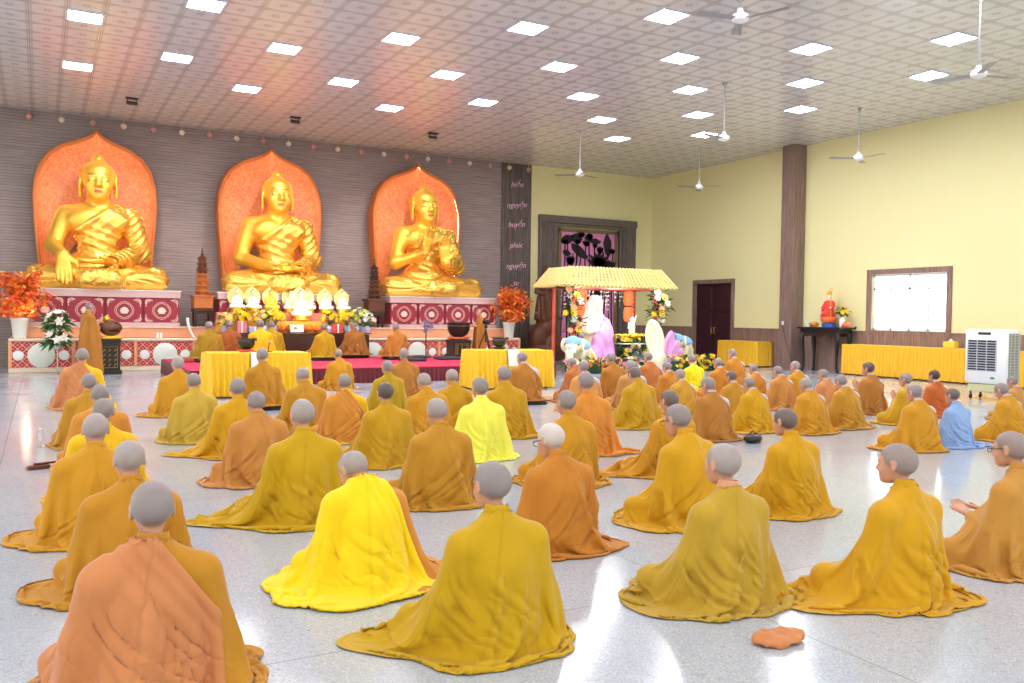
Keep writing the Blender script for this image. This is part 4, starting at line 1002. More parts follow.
MB().lathe([(.001,0),(.14,0),(.25,.07),(.31,.2),(.315,.36),(.33,.39),(.315,.4),(.3,.37),(.29,.2),(.22,.08),(.001,.03)], n=36).build('bowl', pm('dark bronze', (52,52,52), .4, .6), t, smooth=True); MB().lathe([(.318,.3),(.324,.305),(.318,.31)], n=36).build('engraved_line', M_GOLDP, t)

# red platform before the altar
def skirt(m, pts, z0, z1, amp, wl, closed=True, flare=.0, rows=5, seed=1):
    """Pleated cloth hanging along a floor outline."""
    r = random.Random(seed); P = []; n = len(pts)
    for i in range(n if closed else n-1):
        a, b = np.array(pts[i]), np.array(pts[(i+1) % n]); L = np.linalg.norm(b-a); t = (b-a)/L; nr = np.array([t[1],-t[0]]); k = max(int(L/wl*8), 8)
        for j in range(k): P.append((a+(b-a)*j/k, nr, L*j/k))
    rowl = []; ph = [r.uniform(-.5,.5) for _ in range(400)]
    for q in range(rows):
        f = q/(rows-1); row = []
        for p, nr, d in P:
            o = amp*(.25+.75*f)*math.sin(2*PI*d/wl+ph[int(d/wl/3) % 400]*f)+amp*.5*f*math.sin(2*PI*d/wl/2.7+1)
            row.append((*(p+nr*(o+amp*1.2+flare*f)), z1+(z0-z1)*f))
        rowl.append(row)
    m.strip(rowl, closed)
PX0, PX1, PFY, PBY, PH = 2.65, 11.3, 18.3, 22.95, .35
t = thing('red_platform', ((PX0+PX1)/2,PFY,0), 'low platform with crimson carpet top and dark red pleated skirt before the altar', 'platform'); hw = (PX1-PX0)/2; dp = PBY-PFY
MB().box((0,dp/2,.16), (2*hw-.08,dp-.08,.32)).build('deck', M_DWOOD, t); MB().box((0,dp/2,PH-.015), (2*hw,dp,.03), bev=.01).build('carpet', M_PRED, t)
m = MB(); skirt(m, [(-hw,0),(hw,0),(hw,dp),(-hw,dp)], .004, PH-.02, .012, .11); m.build('skirt', M_DRED, t)

# yellow tables
def table(loc, w, d, h, label, rz=0, cl=M_YCLOTH, top=M_YTOP, wl=.105, amp=.034, flare=.02, seed=1):
    t = thing('skirted_table', loc, label, 'table', rz)
    MB().box((0,0,h-.02), (w-.06,d-.06,.03)).build('board', M_RWOOD, t)
    m = MB()
    for a in (1,-1):
        for b in (1,-1): m = MB(); m.box((a*(w/2-.08),b*(d/2-.08),(h-.04)/2), (.05,.05,h-.04)).build('leg', M_DWOOD, t)
    MB().box((0,0,h+.004), (w,d,.018), bev=.006).build('cloth_top', top, t)
    m = MB(); skirt(m, [(-w/2,-d/2),(w/2,-d/2),(w/2,d/2),(-w/2,d/2)], .035, h+.008, amp, wl, flare=flare, rows=7, seed=seed); m.build('pleated_skirt', cl, t)
    return t
table((3.5,16.2,0), 1.74, .75, .79, 'yellow pleated table holding a dark bowl, facing the red platform', -.03, seed=3)
table((8.72,16.1,0), 1.72, .75, .8, 'yellow pleated table with a black bowl near the orange maple and canopy', -.1, seed=4)
def paper(loc, label, rz):
    t = thing('paper_sheet', loc, label, 'paper', rz); m = MB()
    m.strip([[(x,-.001-.02*f-.03*math.sin(f*2),.02-.34*f) for x in (-.13,0,.13)] for f in np.linspace(0,1,6)]); m.strip([[(x,y,.022) for x in (-.13,0,.13)] for y in (.2,.1,-.001)]); m.build('sheet', M_WHITE, t)
    MB().box((0,.14,.028), (.16,.02,.01)).build('paperweight', M_DWOOD, t)
paper((3.44,15.765,.80), 'white sheet hanging over the front of the yellow table with the dark bowl', -.03); paper((8.63,15.665,.81), 'white sheet hanging over the front of the yellow table near the canopy', -.1)
def bowl(loc, label, s, red):
    t = thing('singing_bowl', loc, label, 'bowl', s=s); MB().lathe([(.001,0),(.12,0),(.16,.02),(.15,.05),(.1,.055),(.001,.055)], n=24).build('cushion', red, t, smooth=True)
    MB().lathe([(.001,.05),(.07,.055),(.14,.1),(.165,.17),(.165,.25),(.155,.25),(.15,.17),(.12,.1),(.001,.075)], n=28).build('bowl', M_BLACK, t, smooth=True); MB().tube([(.1,-.1,.26),(-.16,.1,.27)], .014).tube([(.1,-.1,.26),(.17,-.15,.258)], .03).build('striker', M_DWOOD, t)
bowl((3.33,16.25,.805), 'dark singing bowl with striker on red cushion on the first yellow table', .9, pm('red brocade', (206,70,60), .6)); bowl((8.6,16.25,.815), 'black singing bowl on the yellow table near the canopy', .9, M_DWOOD)
t = thing('microphone_stand', (3.72,16.2,.80), 'small grey table microphone beside the dark singing bowl', 'microphone'); MB().lathe([(.001,0),(.07,0),(.07,.015),(.001,.02)], n=16).build('base', M_DGREY, t); MB().tube([(0,0,.015),(0,-.02,.12),(0,-.1,.16)], .008).build('gooseneck', M_BLACK, t); MB().tube([(0,-.1,.16),(0,-.19,.19)], .022).build('head', M_GREYP, t)
# cushions and seats on the platform
def cushion(loc, w, label, mat=M_DGREY, h=.075, rz=0):
    t = thing('floor_cushion', loc, label, 'cushion', rz); MB().box((0,0,h/2), (w,w*.8,h), bev=.03).build('pad', mat, t, smooth=True); MB().tube([(-w/2,-w*.4,h/2),(w/2,-w*.4,h/2),(w/2,w*.4,h/2),(-w/2,w*.4,h/2),(-w/2,-w*.4,h/2)], .006, 5).build('piping', M_BLACK, t)
    return t
cushion((8.3,20.4,PH), .62, 'empty black cushion on the platform, frontmost'); cushion((9.5,20.9,PH), .62, 'empty black cushion on the platform before the bell stand'); cushion((8.95,21.7,PH), .55, 'empty black cushion on the platform beside the standing fan')
# tripod camera, bag, standing fan
t = thing('camera_tripod', (10.75,21.1,PH), 'black video camera on a tripod beside the standing bell ringer', 'tripod')
MB().tube([(0,0,.45),(0,0,.86)], .022).lathe([(.001,.84),(.05,.84),(.04,.92),(.001,.92)], n=12).build('column', M_BLACK, t)
for k in range(3): a = 2*PI*k/3+.5; MB().tube([(0,0,.78),(.15*math.cos(a),.15*math.sin(a),.4),(.3*math.cos(a),.3*math.sin(a),0)], [.02,.017,.012], 6).build('leg', M_BLACK, t)
cm = MB().box((0,0,1.0), (.1,.24,.13), bev=.02).tube([(.05,.1,1.08),(-.05,-.08,1.1)], .012).build('camera', M_BLACK, t); MB().tube([(0,-.1,1.0),(0,-.2,1.0)], .045, 14).build('lens', M_DGREY, cm)
t = thing('bag', (11.0,20.6,PH), 'dull purple bag on the platform under the tripod', 'bag'); pr = [ell((0,0,.13), (.26,.16,.13), k=.05), ell((.16,0,.1), (.12,.15,.1), k=.05)]; F, L0 = field(pr, (-.35,-.25,-.03), (.35,.25,.3), .02); V, Q = surface_nets(F, L0, .02); link('pouch', np_mesh('pouch', V, Q), pm('dull purple cloth', (92,76,96), .8), t); MB().tube([(-.14,0,.24),(-.05,0,.33),(.06,0,.33),(.14,0,.23)], .014).build('strap', M_BLACK, t)
t = thing('standing_fan', (9.35,22.0,PH), 'standing fan with purple blades on the platform beside the bell bowl', 'fan')
MB().lathe([(.001,0),(.16,0),(.15,.03),(.03,.05),(.001,.05)], n=20).tube([(0,0,.04),(0,0,.72)], .016).build('stand', M_BLACK, t); MB().tube([(0,.08,.86),(0,-.05,.86)], .05, 12).tube([(0,.0,.7),(0,.02,.84)], .025).build('motor', M_BLACK, t)
m = MB()
for r in (.06,.11,.16,.2): m.tube([(r*math.cos(a),-.12-.03*math.cos(r*6),.86+r*math.sin(a)) for a in np.linspace(0,2*PI,25)], .004, 4, caps=False)
for k in range(16): a = 2*PI*k/16; m.tube([(.04*math.cos(a),-.15,.86+.04*math.sin(a)),(.2*math.cos(a),-.12,.86+.2*math.sin(a)),(.2*math.cos(a),-.06,.86+.2*math.sin(a))], .003, 4)
m.build('guard', M_GREYP, t); m = MB()
for k in range(3): a = 2*PI*k/3; m.ball((.1*math.cos(a),-.09,.86+.1*math.sin(a)), (.09,.01,.055), 8, 5, roty(-a))
m.build('blades', pm('purple fan blade', (110,84,160), .4), t)
t = thing('curved_lamp', (3.36,24.0,PZ-.29+.005), 'small curved white upright lamp on the stage at the plinth end', 'lamp'); t.location = (3.42,24.12,SZ+.004)
m = MB(); m.strip([[(x+.16*(1-f)**2, y, .02+.52*f) for x, y in ((-.03,-.06),(.03,-.06),(.03,.06),(-.03,.06))] for f in np.linspace(0,1,12)], True); m.build('arc', M_WPLAS, t, smooth=True); MB().box((.12,0,.012), (.26,.18,.022), bev=.008).build('foot', M_PEACH, t)
giftbox((2.72,24.12,SZ+.004), (.14,.1,.14), M_WHITE, 'tiny white box on the stage top before the first plinth', M_PEACH)

# figure pose and robe cut per variant
VAR = {
 'up':   (dict(lean=.06,bow=.1),                 dict(seed=3,amount=.5,twist=.6)),
 'upm':  (dict(lean=.05,bow=.14,turn=-.1),       dict(seed=4,twist=-.6,train=[(2.3,.5,.12)])),
 'nod':  (dict(lean=.1,bow=.3,turn=.1),          dict(seed=5,twist=-.5,full=1.16)),
 'nod2': (dict(lean=.18,bow=.42),                dict(seed=6,twist=.8,full=1.18,width=1.06)),
 'trl':  (dict(lean=.08,bow=.18),                dict(seed=7,twist=.45,train=[(-1.35,.3,.85)],slack=1.16)),
 'tr2':  (dict(lean=.1,bow=.2,turn=.1),          dict(seed=8,twist=-.4,train=[(-1.3,.5,.35)],slack=1.14)),
 'bow':  (dict(lean=.34,bow=.5,turn=.35),        dict(seed=9,amount=.55,hip=.4,twist=.3,full=1.16,width=1.12,spread=.14,train=[(-1.9,.6,.12)])),
 'prof': (dict(lean=.05,bow=.05,turn=.3),        dict(seed=10,hip=1.3,twist=.5,slack=1.16,train=[(-1.45,.38,.62),(2.5,.6,.16)])),
 'pray': (dict(lean=.08,bow=.1,turn=.2,arms='pray'), dict(seed=11,twist=-.3,train=[(-.8,.5,.2)])),
 'f14':  (dict(lean=.06,bow=.12,turn=.06),       dict(seed=12,twist=.7,slack=1.1,train=[(-1.25,.36,.62)])),
 'f49':  (dict(lean=.05,bow=.08,turn=.05),       dict(seed=13,hip=1.3,twist=.75,slack=1.14,train=[(-1.5,.5,.3),(2.2,.5,.06)])),
 'f51':  (dict(lean=.1,bow=.06,turn=.12,arms='book'), dict(seed=14,twist=-.4,full=1.14,slack=1.16,train=[(-1.2,.7,.12)])),
 'f28':  (dict(lean=.14,bow=.26,turn=.2),        dict(seed=15,twist=-.7,train=[(2.0,.3,.26)],slack=1.12)),
 'f47':  (dict(lean=.2,bow=.22,turn=.08),        dict(seed=16,twist=-.65,train=[(-1.5,.5,.24)],width=1.05)),
 'f48':  (dict(lean=.16,bow=.12,turn=.16),       dict(seed=17,twist=.8,full=1.16,train=[(-.9,.5,.2)])),
 'trr':  (dict(lean=.08,bow=.2),                 dict(seed=18,twist=.5,train=[(2.0,.4,.4)])),
}
PEOPLE = [
('shaven person in a peach shawl slung over one shoulder of an ochre robe', 0.39, 3.63, 0.0, 0.0, 1.0, 'up', 'ochre', 'ochre', 'grey', 'shawlA:peach'),
('ochre-robed person sitting just ahead of the one in the peach shawl', 0.43, 5.06, 0.0, -0.01, 0.97, 'tr2', 'ochre', 'ochre', 'pale', ''),
('golden-orange robed person beside bare floor with hem fanned out, third in the edge file', 0.32, 6.31, 0.0, -0.09, 0.996, 'tr2', 'gold2', 'gold2', 'pale', ''),
('person in bright yellow robe mostly hidden behind the fanned golden-orange robe', 0.44, 7.59, 0.0, 0.01, 0.97, 'upm', 'yellow', 'yellow', 'grey', ''),
('orange-robed person whose pale head shows just above the hidden bright yellow robe', 0.51, 9.18, 0.0, -0.01, 0.97, 'nod', 'orange', 'orange', 'grey', ''),
('tan ochre-robed person sitting right behind the one in peach and yellow near the lilies', 0.48, 10.74, 0.0, -0.02, 0.967, 'up', 'ochre2', 'ochre2', 'grey', ''),
('person in peach robe with one yellow shoulder, frontmost of the edge file by the drum', 0.57, 14.95, 0.0, -0.03, 1.105, 'up', 'yellow', 'gold2', 'grey', 'shawlA:peach'),
('golden-yellow robed person alone near the corner of the red platform', 1.78, 13.41, 0.0, -0.06, 1.035, 'tr2', 'gold2', 'gold2', 'pale', ''),
('person in pale dusty-yellow robe beside the corner of the yellow table', 1.6, 10.66, 0.0, 0.02, 0.958, 'nod', 'pale', 'pale', 'grey', ''),
("golden-yellow robed person with a flat hem train, before the yellow table's corner", 1.85, 9.42, 0.0, -0.04, 0.975, 'trl', 'gold', 'gold', 'grey', ''),
('person in brownish-peach robe sitting behind the yellow robe with the hem train', 1.73, 7.87, 0.0, -0.05, 0.981, 'f47', 'peachb', 'peachb', 'grey', ''),
('mustard-robed person with a long pointed train spread flat on the floor', 1.7, 6.23, 0.0, 0.02, 1.057, 'trl', 'must', 'must', 'pale', ''),
('person in glowing lemon-yellow robe bowing deeply, one orange sleeve showing', 1.63, 4.6, 0.0, 0.01, 0.945, 'bow', 'orange', 'orange', 'pale', 'shawlC:lemon'),
('large mustard-robed person at the lower edge, back turned, train folded beside knee', 1.85, 3.49, 0.0, 0.0, 1.0, 'f14', 'must', 'must', 'grey', ''),
('ochre-mustard robed person behind the glowing lemon robe, hem gathered straight', 2.84, 6.35, 0.0, -0.07, 1.013, 'nod', 'ochre2', 'ochre2', 'pale', ''),
('person with dark stubble in mustard-gold robe among the middle rows', 3.08, 8.24, 0.0, 0.0, 0.985, 'up', 'must2', 'must2', 'dark', ''),
('person in dull orange robe with a bright yellow collar and shoulder', 3.21, 9.95, 0.0, -0.06, 0.958, 'nod', 'yellow', 'yellow', 'grey', 'shawlA:orange'),
("tan ochre-robed person bowing close to the yellow table's far corner", 2.96, 10.8, 0.0, 0.06, 1.026, 'nod2', 'ochre2', 'ochre2', 'pale', ''),
('brown-ochre robed person on a dark cushion facing the yellow table with the bowl', 3.1, 13.86, 0.06, 0.07, 1.065, 'up', 'ochre', 'ochre', 'grey', 'cushion'),
('golden-yellow robed person directly in front of the dark red platform skirt', 5.3, 16.88, 0.0, -0.0, 0.97, 'nod', 'gold2', 'gold2', 'grey', ''),
('olive-yellow robed person just ahead of the one with dark stubble', 4.68, 12.46, 0.0, 0.07, 0.97, 'up', 'olive', 'olive', 'grey', ''),
('brownish-orange robed person nearest the red platform skirt', 5.96, 15.03, 0.0, -0.08, 1.06, 'upm', 'brown', 'brown', 'grey', ''),
('golden-orange robed person with pale head, next to the dark-stubbled one', 4.11, 9.57, 0.0, 0.0, 1.0, 'nod2', 'gold2', 'gold2', 'pale', ''),
('mustard-robed person by the end of the platform, left of the lime robe', 4.79, 10.3, 0.0, -0.09, 0.97, 'nod', 'must2', 'must2', 'pale', ''),
('person in fluorescent lime-yellow robe', 4.14, 8.2, 0.0, -0.01, 1.019, 'up', 'lime', 'lime', 'grey', ''),
('mustard-yellow robed person with hem trailing, just right of the lime robe', 5.17, 9.56, 0.0, -0.08, 1.052, 'trr', 'must2', 'must2', 'grey', ''),
('tan-robed person with lavender collar on a dark cushion at the right yellow table', 7.41, 13.02, 0.06, -0.07, 1.004, 'f28', 'brown', 'lav', 'grey', 'cushion shawlB:brown'),
('white-haired elderly person in orange-ochre robe wearing glasses', 2.99, 4.76, 0.0, 0.02, 0.982, 'f28', 'orange2', 'orange2', 'white', 'glasses'),
('golden-ochre robed person with elbow out just ahead of the white-haired one', 4.25, 6.62, 0.0, -0.05, 1.004, 'f51', 'gold2', 'gold2', 'grey', ''),
('bright orange-robed person with a hem corner trailing beside the elbow-out one', 5.39, 8.02, 0.0, -0.08, 1.071, 'trr', 'orangeb', 'orangeb', 'grey', ''),
("person in peach-brown robe leaning sideways by the canopy's flower border", 8.59, 13.08, 0.0, 0.0, 1.0, 'bow', 'rust2', 'rust2', 'grey', ''),
('pale orange-robed person squeezed behind the bright orange robe near the flower border', 7.71, 11.56, 0.0, -0.06, 0.97, 'nod', 'orangep', 'lav', 'grey', 'shawlB:orangep'),
('brown-orange robed person alone before the pink petal of the display', 9.46, 13.25, 0.0, -0.03, 1.016, 'nod', 'brown', 'brown', 'grey', ''),
('yellow-mustard robed broad-backed person in the middle before the flower table', 7.33, 9.62, 0.0, -0.01, 1.017, 'nod2', 'must2', 'must2', 'dark2', ''),
('tan-brown robed person with lilac collar half hidden by the broad mustard back', 8.69, 11.62, 0.0, -0.06, 0.97, 'nod', 'tan', 'lav', 'pale', 'shawlB:tan'),
('brown-orange robed person in front of the white and violet petal', 10.77, 13.81, 0.0, 0.03, 0.996, 'nod', 'rust2', 'lav', 'grey', 'shawlB:rust2'),
('orange robed person tucked between the broad mustard back and the canary robe', 9.89, 12.08, 0.0, 0.0, 0.9, 'nod2', 'orange2', 'lav', 'grey', 'shawlB:orange2'),
('pale golden robed person with head turned, just behind the tucked-in orange robe', 8.79, 10.45, 0.0, -0.0, 0.872, 'nod', 'gold3', 'lav', 'pale', 'shawlB:gold3'),
('person in bright canary-yellow robe beside the blue elephant figure', 11.59, 13.48, 0.0, 0.0, 0.943, 'up', 'canary', 'lav', 'grey', ''),
('orange-robed person with lavender scarf collar between canary robe and the far table', 11.39, 12.46, 0.0, -0.02, 0.922, 'nod', 'orange2', 'lav', 'grey', 'shawlB:orange2'),
('orange-brown robed person directly before the small yellow-draped table by the door', 13.66, 14.49, 0.0, 0.06, 1.011, 'nod', 'orange2', 'lav', 'grey', 'shawlB:orange2'),
('ochre-brown robed person in glasses with lavender collar, dark bag beside hem', 7.44, 8.25, 0.0, 0.02, 0.941, 'f28', 'brown', 'lav', 'grey', 'glasses shawlB:brown'),
('tan-ochre robed person with dark stubble just beyond the bespectacled one', 9.4, 9.97, 0.0, -0.07, 0.856, 'nod', 'ochre2', 'lav', 'dark2', 'shawlB:ochre2'),
('orange-robed person sitting upright behind the small table by the pillar', 11.61, 11.76, 0.0, 0.04, 0.827, 'nod', 'orange2', 'lav', 'grey', 'shawlB:orange2'),
('wide golden-robed person with white collar, second right of the bag', 8.53, 8.63, 0.0, 0.09, 0.895, 'nod2', 'gold', 'lav', 'grey', 'shawlB:gold'),
('ochre-gold robed person with dark stubble, train spread left toward the aisle', 5.41, 6.57, 0.0, 0.0, 0.97, 'trl', 'gold2', 'gold2', 'dark2', ''),
('large golden-yellow robed person in the front middle, glasses strap behind ear', 4.29, 4.98, 0.0, 0.08, 1.055, 'f47', 'gold', 'gold', 'grey', 'glasses'),
('golden-robed person facing half away in open floor, dark stubble and ear visible', 5.25, 4.87, 0.0, -0.03, 0.974, 'f48', 'gold', 'gold', 'dark2', ''),
('olive-mustard robed person with pink collar, orange cloth under the hem', 3.25, 3.48, 0.0, 0.0, 1.0, 'f49', 'olive2', 'pinkc', 'pale', ''),
('golden-yellow robed person in clear profile with a wide train on bare floor', 4.16, 3.08, 0.0, 0.0, 1.0, 'prof', 'gold', 'gold', 'pale2', ''),
('tan-orange robed person in glasses cut by the right frame edge', 5.33, 3.12, 0.0, 0.0, 1.0, 'f51', 'tan2', 'tan2', 'pale2', 'glasses'),
("peach-orange robed person with white collar in front of the pillar, row's middle", 11.08, 10.59, 0.0, 0.01, 0.892, 'nod2', 'peachb', 'lav', 'grey', 'shawlB:peachb'),
('golden-orange robed person sitting nearest the black altar table legs', 12.1, 11.2, 0.0, -0.01, 0.92, 'nod', 'gold2', 'lav', 'pale', 'shawlB:gold2'),
('ochre-yellow robed person left of the pair by the aisle, hem touching floor corner', 9.15, 8.21, 0.0, -0.01, 0.897, 'nod2', 'gold2', 'lav', 'pale', 'shawlB:gold2'),
('pink-peach robed person between the two ochre-yellow robes and the wall', 11.36, 9.91, 0.0, 0.06, 0.855, 'nod', 'peachp', 'lav', 'grey', 'shawlB:peachp'),
('ochre-gold robed bowed person at the aisle with hem toward the praying one', 10.06, 8.39, 0.0, 0.01, 0.908, 'nod2', 'ochre2', 'lav', 'grey', 'shawlB:ochre2'),
('tan-brown robed person with dark hair sitting before the long yellow table', 12.02, 9.57, 0.0, 0.09, 0.991, 'pray', 'brown', 'lav', 'dark', 'shawlB:brown'),
('ochre-mustard robed person in glasses raising joined palms', 11.28, 8.32, 0.0, 0.01, 0.89, 'pray', 'must2', 'lav', 'grey', 'glasses shawlB:must2'),
('golden-yellow robed person with knee pushed out, in front of the praying one', 9.15, 6.6, 0.0, -0.08, 0.922, 'tr2', 'gold2', 'lav', 'grey', 'shawlB:gold2'),
('rust-orange robed person with black hair beside the air cooler', 12.65, 8.84, 0.0, -0.03, 0.873, 'up', 'rust', 'lav', 'black', 'shawlB:rust'),
('person in plain light-blue robe', 9.85, 6.6, 0.0, 0.0, 0.84, 'trr', 'blue', 'blue', 'dark2', ''),
('golden-mustard robed person right of the light-blue one', 11.01, 6.62, 0.0, 0.07, 0.9, 'nod2', 'gold2', 'lav', 'grey', 'shawlB:gold2'),
('tan-orange robed person half hidden beyond the robe next to the light-blue one', 13.37, 7.96, 0.0, 0.0, 0.82, 'nod', 'tan', 'lav', 'grey', 'shawlB:tan'),
('olive-brown robed person on the red platform, outermost by the pagoda', 3.52, 21.3, 0.43, -0.01, 1.046, 'tr2', 'olived', 'olived', 'grey', 'cushion'),
('rust-brown robed person on the red platform beside the olive-brown one', 4.15, 22.25, 0.43, -0.08, 1.058, 'nod', 'rustd', 'rustd', 'grey', 'cushion'),
('bright golden-yellow robed person on the red platform before the altar flowers', 4.7, 21.3, 0.43, -0.04, 1.105, 'up', 'yellow', 'yellow', 'grey', 'cushion'),
('dull mustard robed person on the platform just right of the golden-yellow one', 5.19, 22.25, 0.43, -0.07, 1.069, 'nod', 'olive', 'olive', 'grey', 'cushion'),
("small olive-mustard robed person alone at the platform's centre before the white statue", 6.28, 21.3, 0.43, 0.08, 1.003, 'up', 'olive', 'olive', 'grey', 'cushion'),
('brown-ochre robed person on the platform, left of the last pair before the altar', 7.4, 22.25, 0.43, 0.08, 1.087, 'nod2', 'brownd', 'brownd', 'grey', 'cushion'),
('tan-gold robed person on the platform sitting under the second pagoda', 8.24, 21.3, 0.43, 0.05, 1.036, 'nod', 'brown', 'brown', 'grey', 'cushion'),
]

# ------------------------------------------------------------------ lotus relief on the back wall
t = thing('lotus_relief', (17.67,BY-.03,0), 'large framed relief of black lotus plants on pink, set in grey ribbed wood', 'relief'); LW = 2.11
m = MB()
for s in (1,-1):
    m.box((s*(LW-.37),-.06,2.45), (.74,.14,4.9), bev=.01)
    for i in range(7): m.box((s*(LW-.37)+(i-3)*.1,-.14,2.45), (.055,.05,4.86), bev=.012)
m.box((0,-.09,5.02), (2*LW+.04,.2,.26), bev=.015).box((0,-.075,4.82), (2*LW-.2,.16,.06)); m.build('frame', M_STRIP, t)
m = MB(); bx, bz0, bz1 = 1.3, .2, 4.72
for s in (1,-1): m.box((s*(bx-.06),-.05,(bz0+bz1)/2), (.13,.06,bz1-bz0))
m.box((0,-.05,bz1-.05), (2*bx,.06,.13)); 
for i in range(24): m.box((-bx+.1+i*.105,-.085,bz1-.05), (.05,.02,.05), roty(PI/4))
for s in (1,-1):
    for i in range(40): m.box((s*(bx-.06),-.085,bz0+.1+i*.11), (.05,.02,.05), roty(PI/4))
m.build('carved_border', pm('olive gold carved wood', (122,104,72), .5, noise=(20,.25)), t)
MB().box((0,-.025,2.4), (2*bx-.2,.03,4.4)).build('backing', pm('mauve pink board', (216,132,186), .6, noise=(1.5,.12)), t)
r = random.Random(11); m = MB(); yb = -.05
def flat(pts, y=yb, th=.03): m.prism(pts, 'y', y, y-th)
def leafpad(x, z, a, b, rot):
    c, s = math.cos(rot), math.sin(rot); n = 26
    flat([(x+c*a*math.cos(q)*(1+.08*math.sin(5*q))-s*b*math.sin(q), z+s*a*math.cos(q)+c*b*math.sin(q)*(1+.1*math.cos(4*q))) for q in np.linspace(0,2*PI,n)[:-1]])
def stem(pts, w=.035):
    P = [np.array(p) for p in pts]; L = []; R_ = []
    for i in range(len(P)):
        d = P[min(i+1,len(P)-1)]-P[max(i-1,0)]; d = d/np.linalg.norm(d); nn = np.array([-d[1],d[0]]); L.append(P[i]+nn*w/2); R_.append(P[i]-nn*w/2)
    for i in range(len(P)-1): flat([L[i],L[i+1],R_[i+1],R_[i]])
def lotus(x, z, s_, op=1.):
    for k in range(-3,4):
        a = PI/2+k*.33*op; c = np.array([x,z]); d = np.array([math.cos(a),math.sin(a)]); e = np.array([-d[1],d[0]])
        flat([c, c+d*s_*.45+e*s_*.2, c+d*s_, c+d*s_*.45-e*s_*.2])
gx = lambda f: (f-.5)*2.36
gz = lambda f: 4.64-f*1.6
for fx, fy, a, b, q in [(k[0],k[1],k[2]*.85,k[3]*.8,k[4]) for k in ((.33,.45,.5,.2,-.62),(.86,.28,.2,.5,.1),(.1,.2,.34,.2,.3),(.27,.16,.3,.2,-.2),(.62,.2,.3,.12,-.1),(.5,.12,.2,.16,.4),(.9,.75,.34,.17,.3),(.1,.5,.2,.13,-.3),(.2,1.2,.5,.26,.3),(.7,1.35,.6,.3,-.2),(.45,1.6,.4,.2,.4),(.85,1.1,.3,.2,.1))]: leafpad(gx(fx),gz(fy),a,b,q)
for fx, fy, s_, op in ((.7,.78,.6,1.15),(.72,.5,.3,.5),(.46,.34,.26,.7),(.17,.78,.36,.6),(.36,.14,.26,.9),(.52,.16,.22,.9),(.3,.3,.22,.7),(.06,.3,.2,.9),(.62,.36,.2,.6),(.3,1.05,.4,1.),(.95,.48,.22,.7)): lotus(gx(fx),gz(fy),s_,op)
for fx, fy, x2 in ((.36,.55,.3),(.86,.4,.8),(.1,.2,.14),(.27,.16,.33),(.62,.2,.58),(.72,.5,.7),(.46,.34,.4),(.17,.78,.12),(.52,.16,.56),(.3,.3,.24),(.06,.3,.02),(.9,.75,.92),(.62,.36,.66),(.95,.48,.97),(.2,.5,.18)):
    stem([(gx(fx+(x2-fx)*f+.015*math.sin(5*f+9*fx)), .25+(gz(fy)-.25)*(1-f)) for f in np.linspace(0,1,10)], .036)
m.build('lotus_cutout', pm('black carved lotus', (26,20,30), .5), t)

# carved wooden guardian on its root-wood pedestal
t = thing('wooden_statue', (15.1,25.3,0), 'tall dark carved wooden statue on a root-wood pedestal beside the canopy', 'statue')
pr = [ell((0,0,.25), (.62,.4,.28), k=.15), ell((.35,-.05,.55), (.4,.34,.42), k=.15), ell((-.2,.05,.75), (.36,.3,.5), k=.15), ell((.05,0,1.15), (.34,.3,.36), k=.12), ell((-.5,-.1,.18), (.25,.3,.2), k=.1), ell((.62,0,.25), (.3,.28,.25), k=.1)]
F, L0 = field(pr, (-1.1,-.7,-.1), (1.1,.7,1.7), .035); V, Q = surface_nets(F, L0, .035); V[:,2] = np.maximum(V[:,2], .0); link('pedestal', np_mesh('pedestal', V, Q), M_CARVE, t)
pr = [cap((0,0,1.4), (0,0,2.1), .27, .2, k=.1), cap((0,0,2.1), (.02,0,2.65), .19, .2, k=.1), ell((.01,0,2.75), (.27,.17,.14), k=.08), cap((0,0,2.8), (0,-.01,2.95), .08, .07, k=.04), ell((0,-.02,3.05), (.11,.12,.14), k=.03), ell((0,0,3.2), (.08,.08,.1), k=.03),
      cap((.24,0,2.7), (.32,-.08,2.4), .09, .07, k=.05), cap((.32,-.08,2.4), (.06,-.26,2.45), .065, .05, k=.04), cap((-.24,0,2.7), (-.34,-.06,2.35), .09, .07, k=.05), cap((-.34,-.06,2.35), (-.1,-.26,2.3), .065, .05, k=.04)]
for a in np.linspace(0,6.28,11): pr.append(cap((.22*math.cos(a),.2*math.sin(a),2.2), (.3*math.cos(a+.3),.28*math.sin(a+.3),1.45), .035, .05, k=.03))
F, L0 = field(pr, (-.6,-.5,1.25), (.6,.5,3.4), .026); V, Q = surface_nets(F, L0, .026); link('figure', np_mesh('figure', V, Q), M_CARVE, t)
MB().tube([(-.1,-.3,1.7),(-.1,-.28,3.2)], .02).ball((-.1,-.28,3.22), (.05,.05,.07)).build('staff', M_CARVE, t)

# ------------------------------------------------------------------ canopy and its birth-of-spring display
M_POST = pm('coral red painted post', (226,92,78), .45)
XL, XR, YF, YB = 13.14, 16.03, 20.4, 21.45
t = thing('canopy_pavilion', ((XL+XR)/2,(YF+YB)/2,0), 'open canopy with straw-yellow tiled roof on coral red posts', 'canopy'); hx, hy = (XR-XL)/2, (YB-YF)/2
for a in (1,-1):
    for b in (1,-1): MB().tube([(a*hx,b*hy,0),(a*hx,b*hy,2.42)], .05, 12).lathe([(.001,0),(.1,0),(.1,.04),(.06,.08),(.001,.08)], (a*hx,b*hy,0), 12).build('post', M_POST, t, smooth=False, angle=40)
m = MB()
for b in (1,-1): m.box((0,b*hy,2.37), (2*hx,.06,.09))
for a in (1,-1): m.box((a*hx,0,2.37), (.06,2*hy,.09))
m.build('beam', M_POST, t)
EX0, EX1, EY0, EY1, EZ = -1.85, 1.85, -1.05, 1.05, 2.42
TX, TY, TZ = 1.5, .68, 2.93
m = MB()
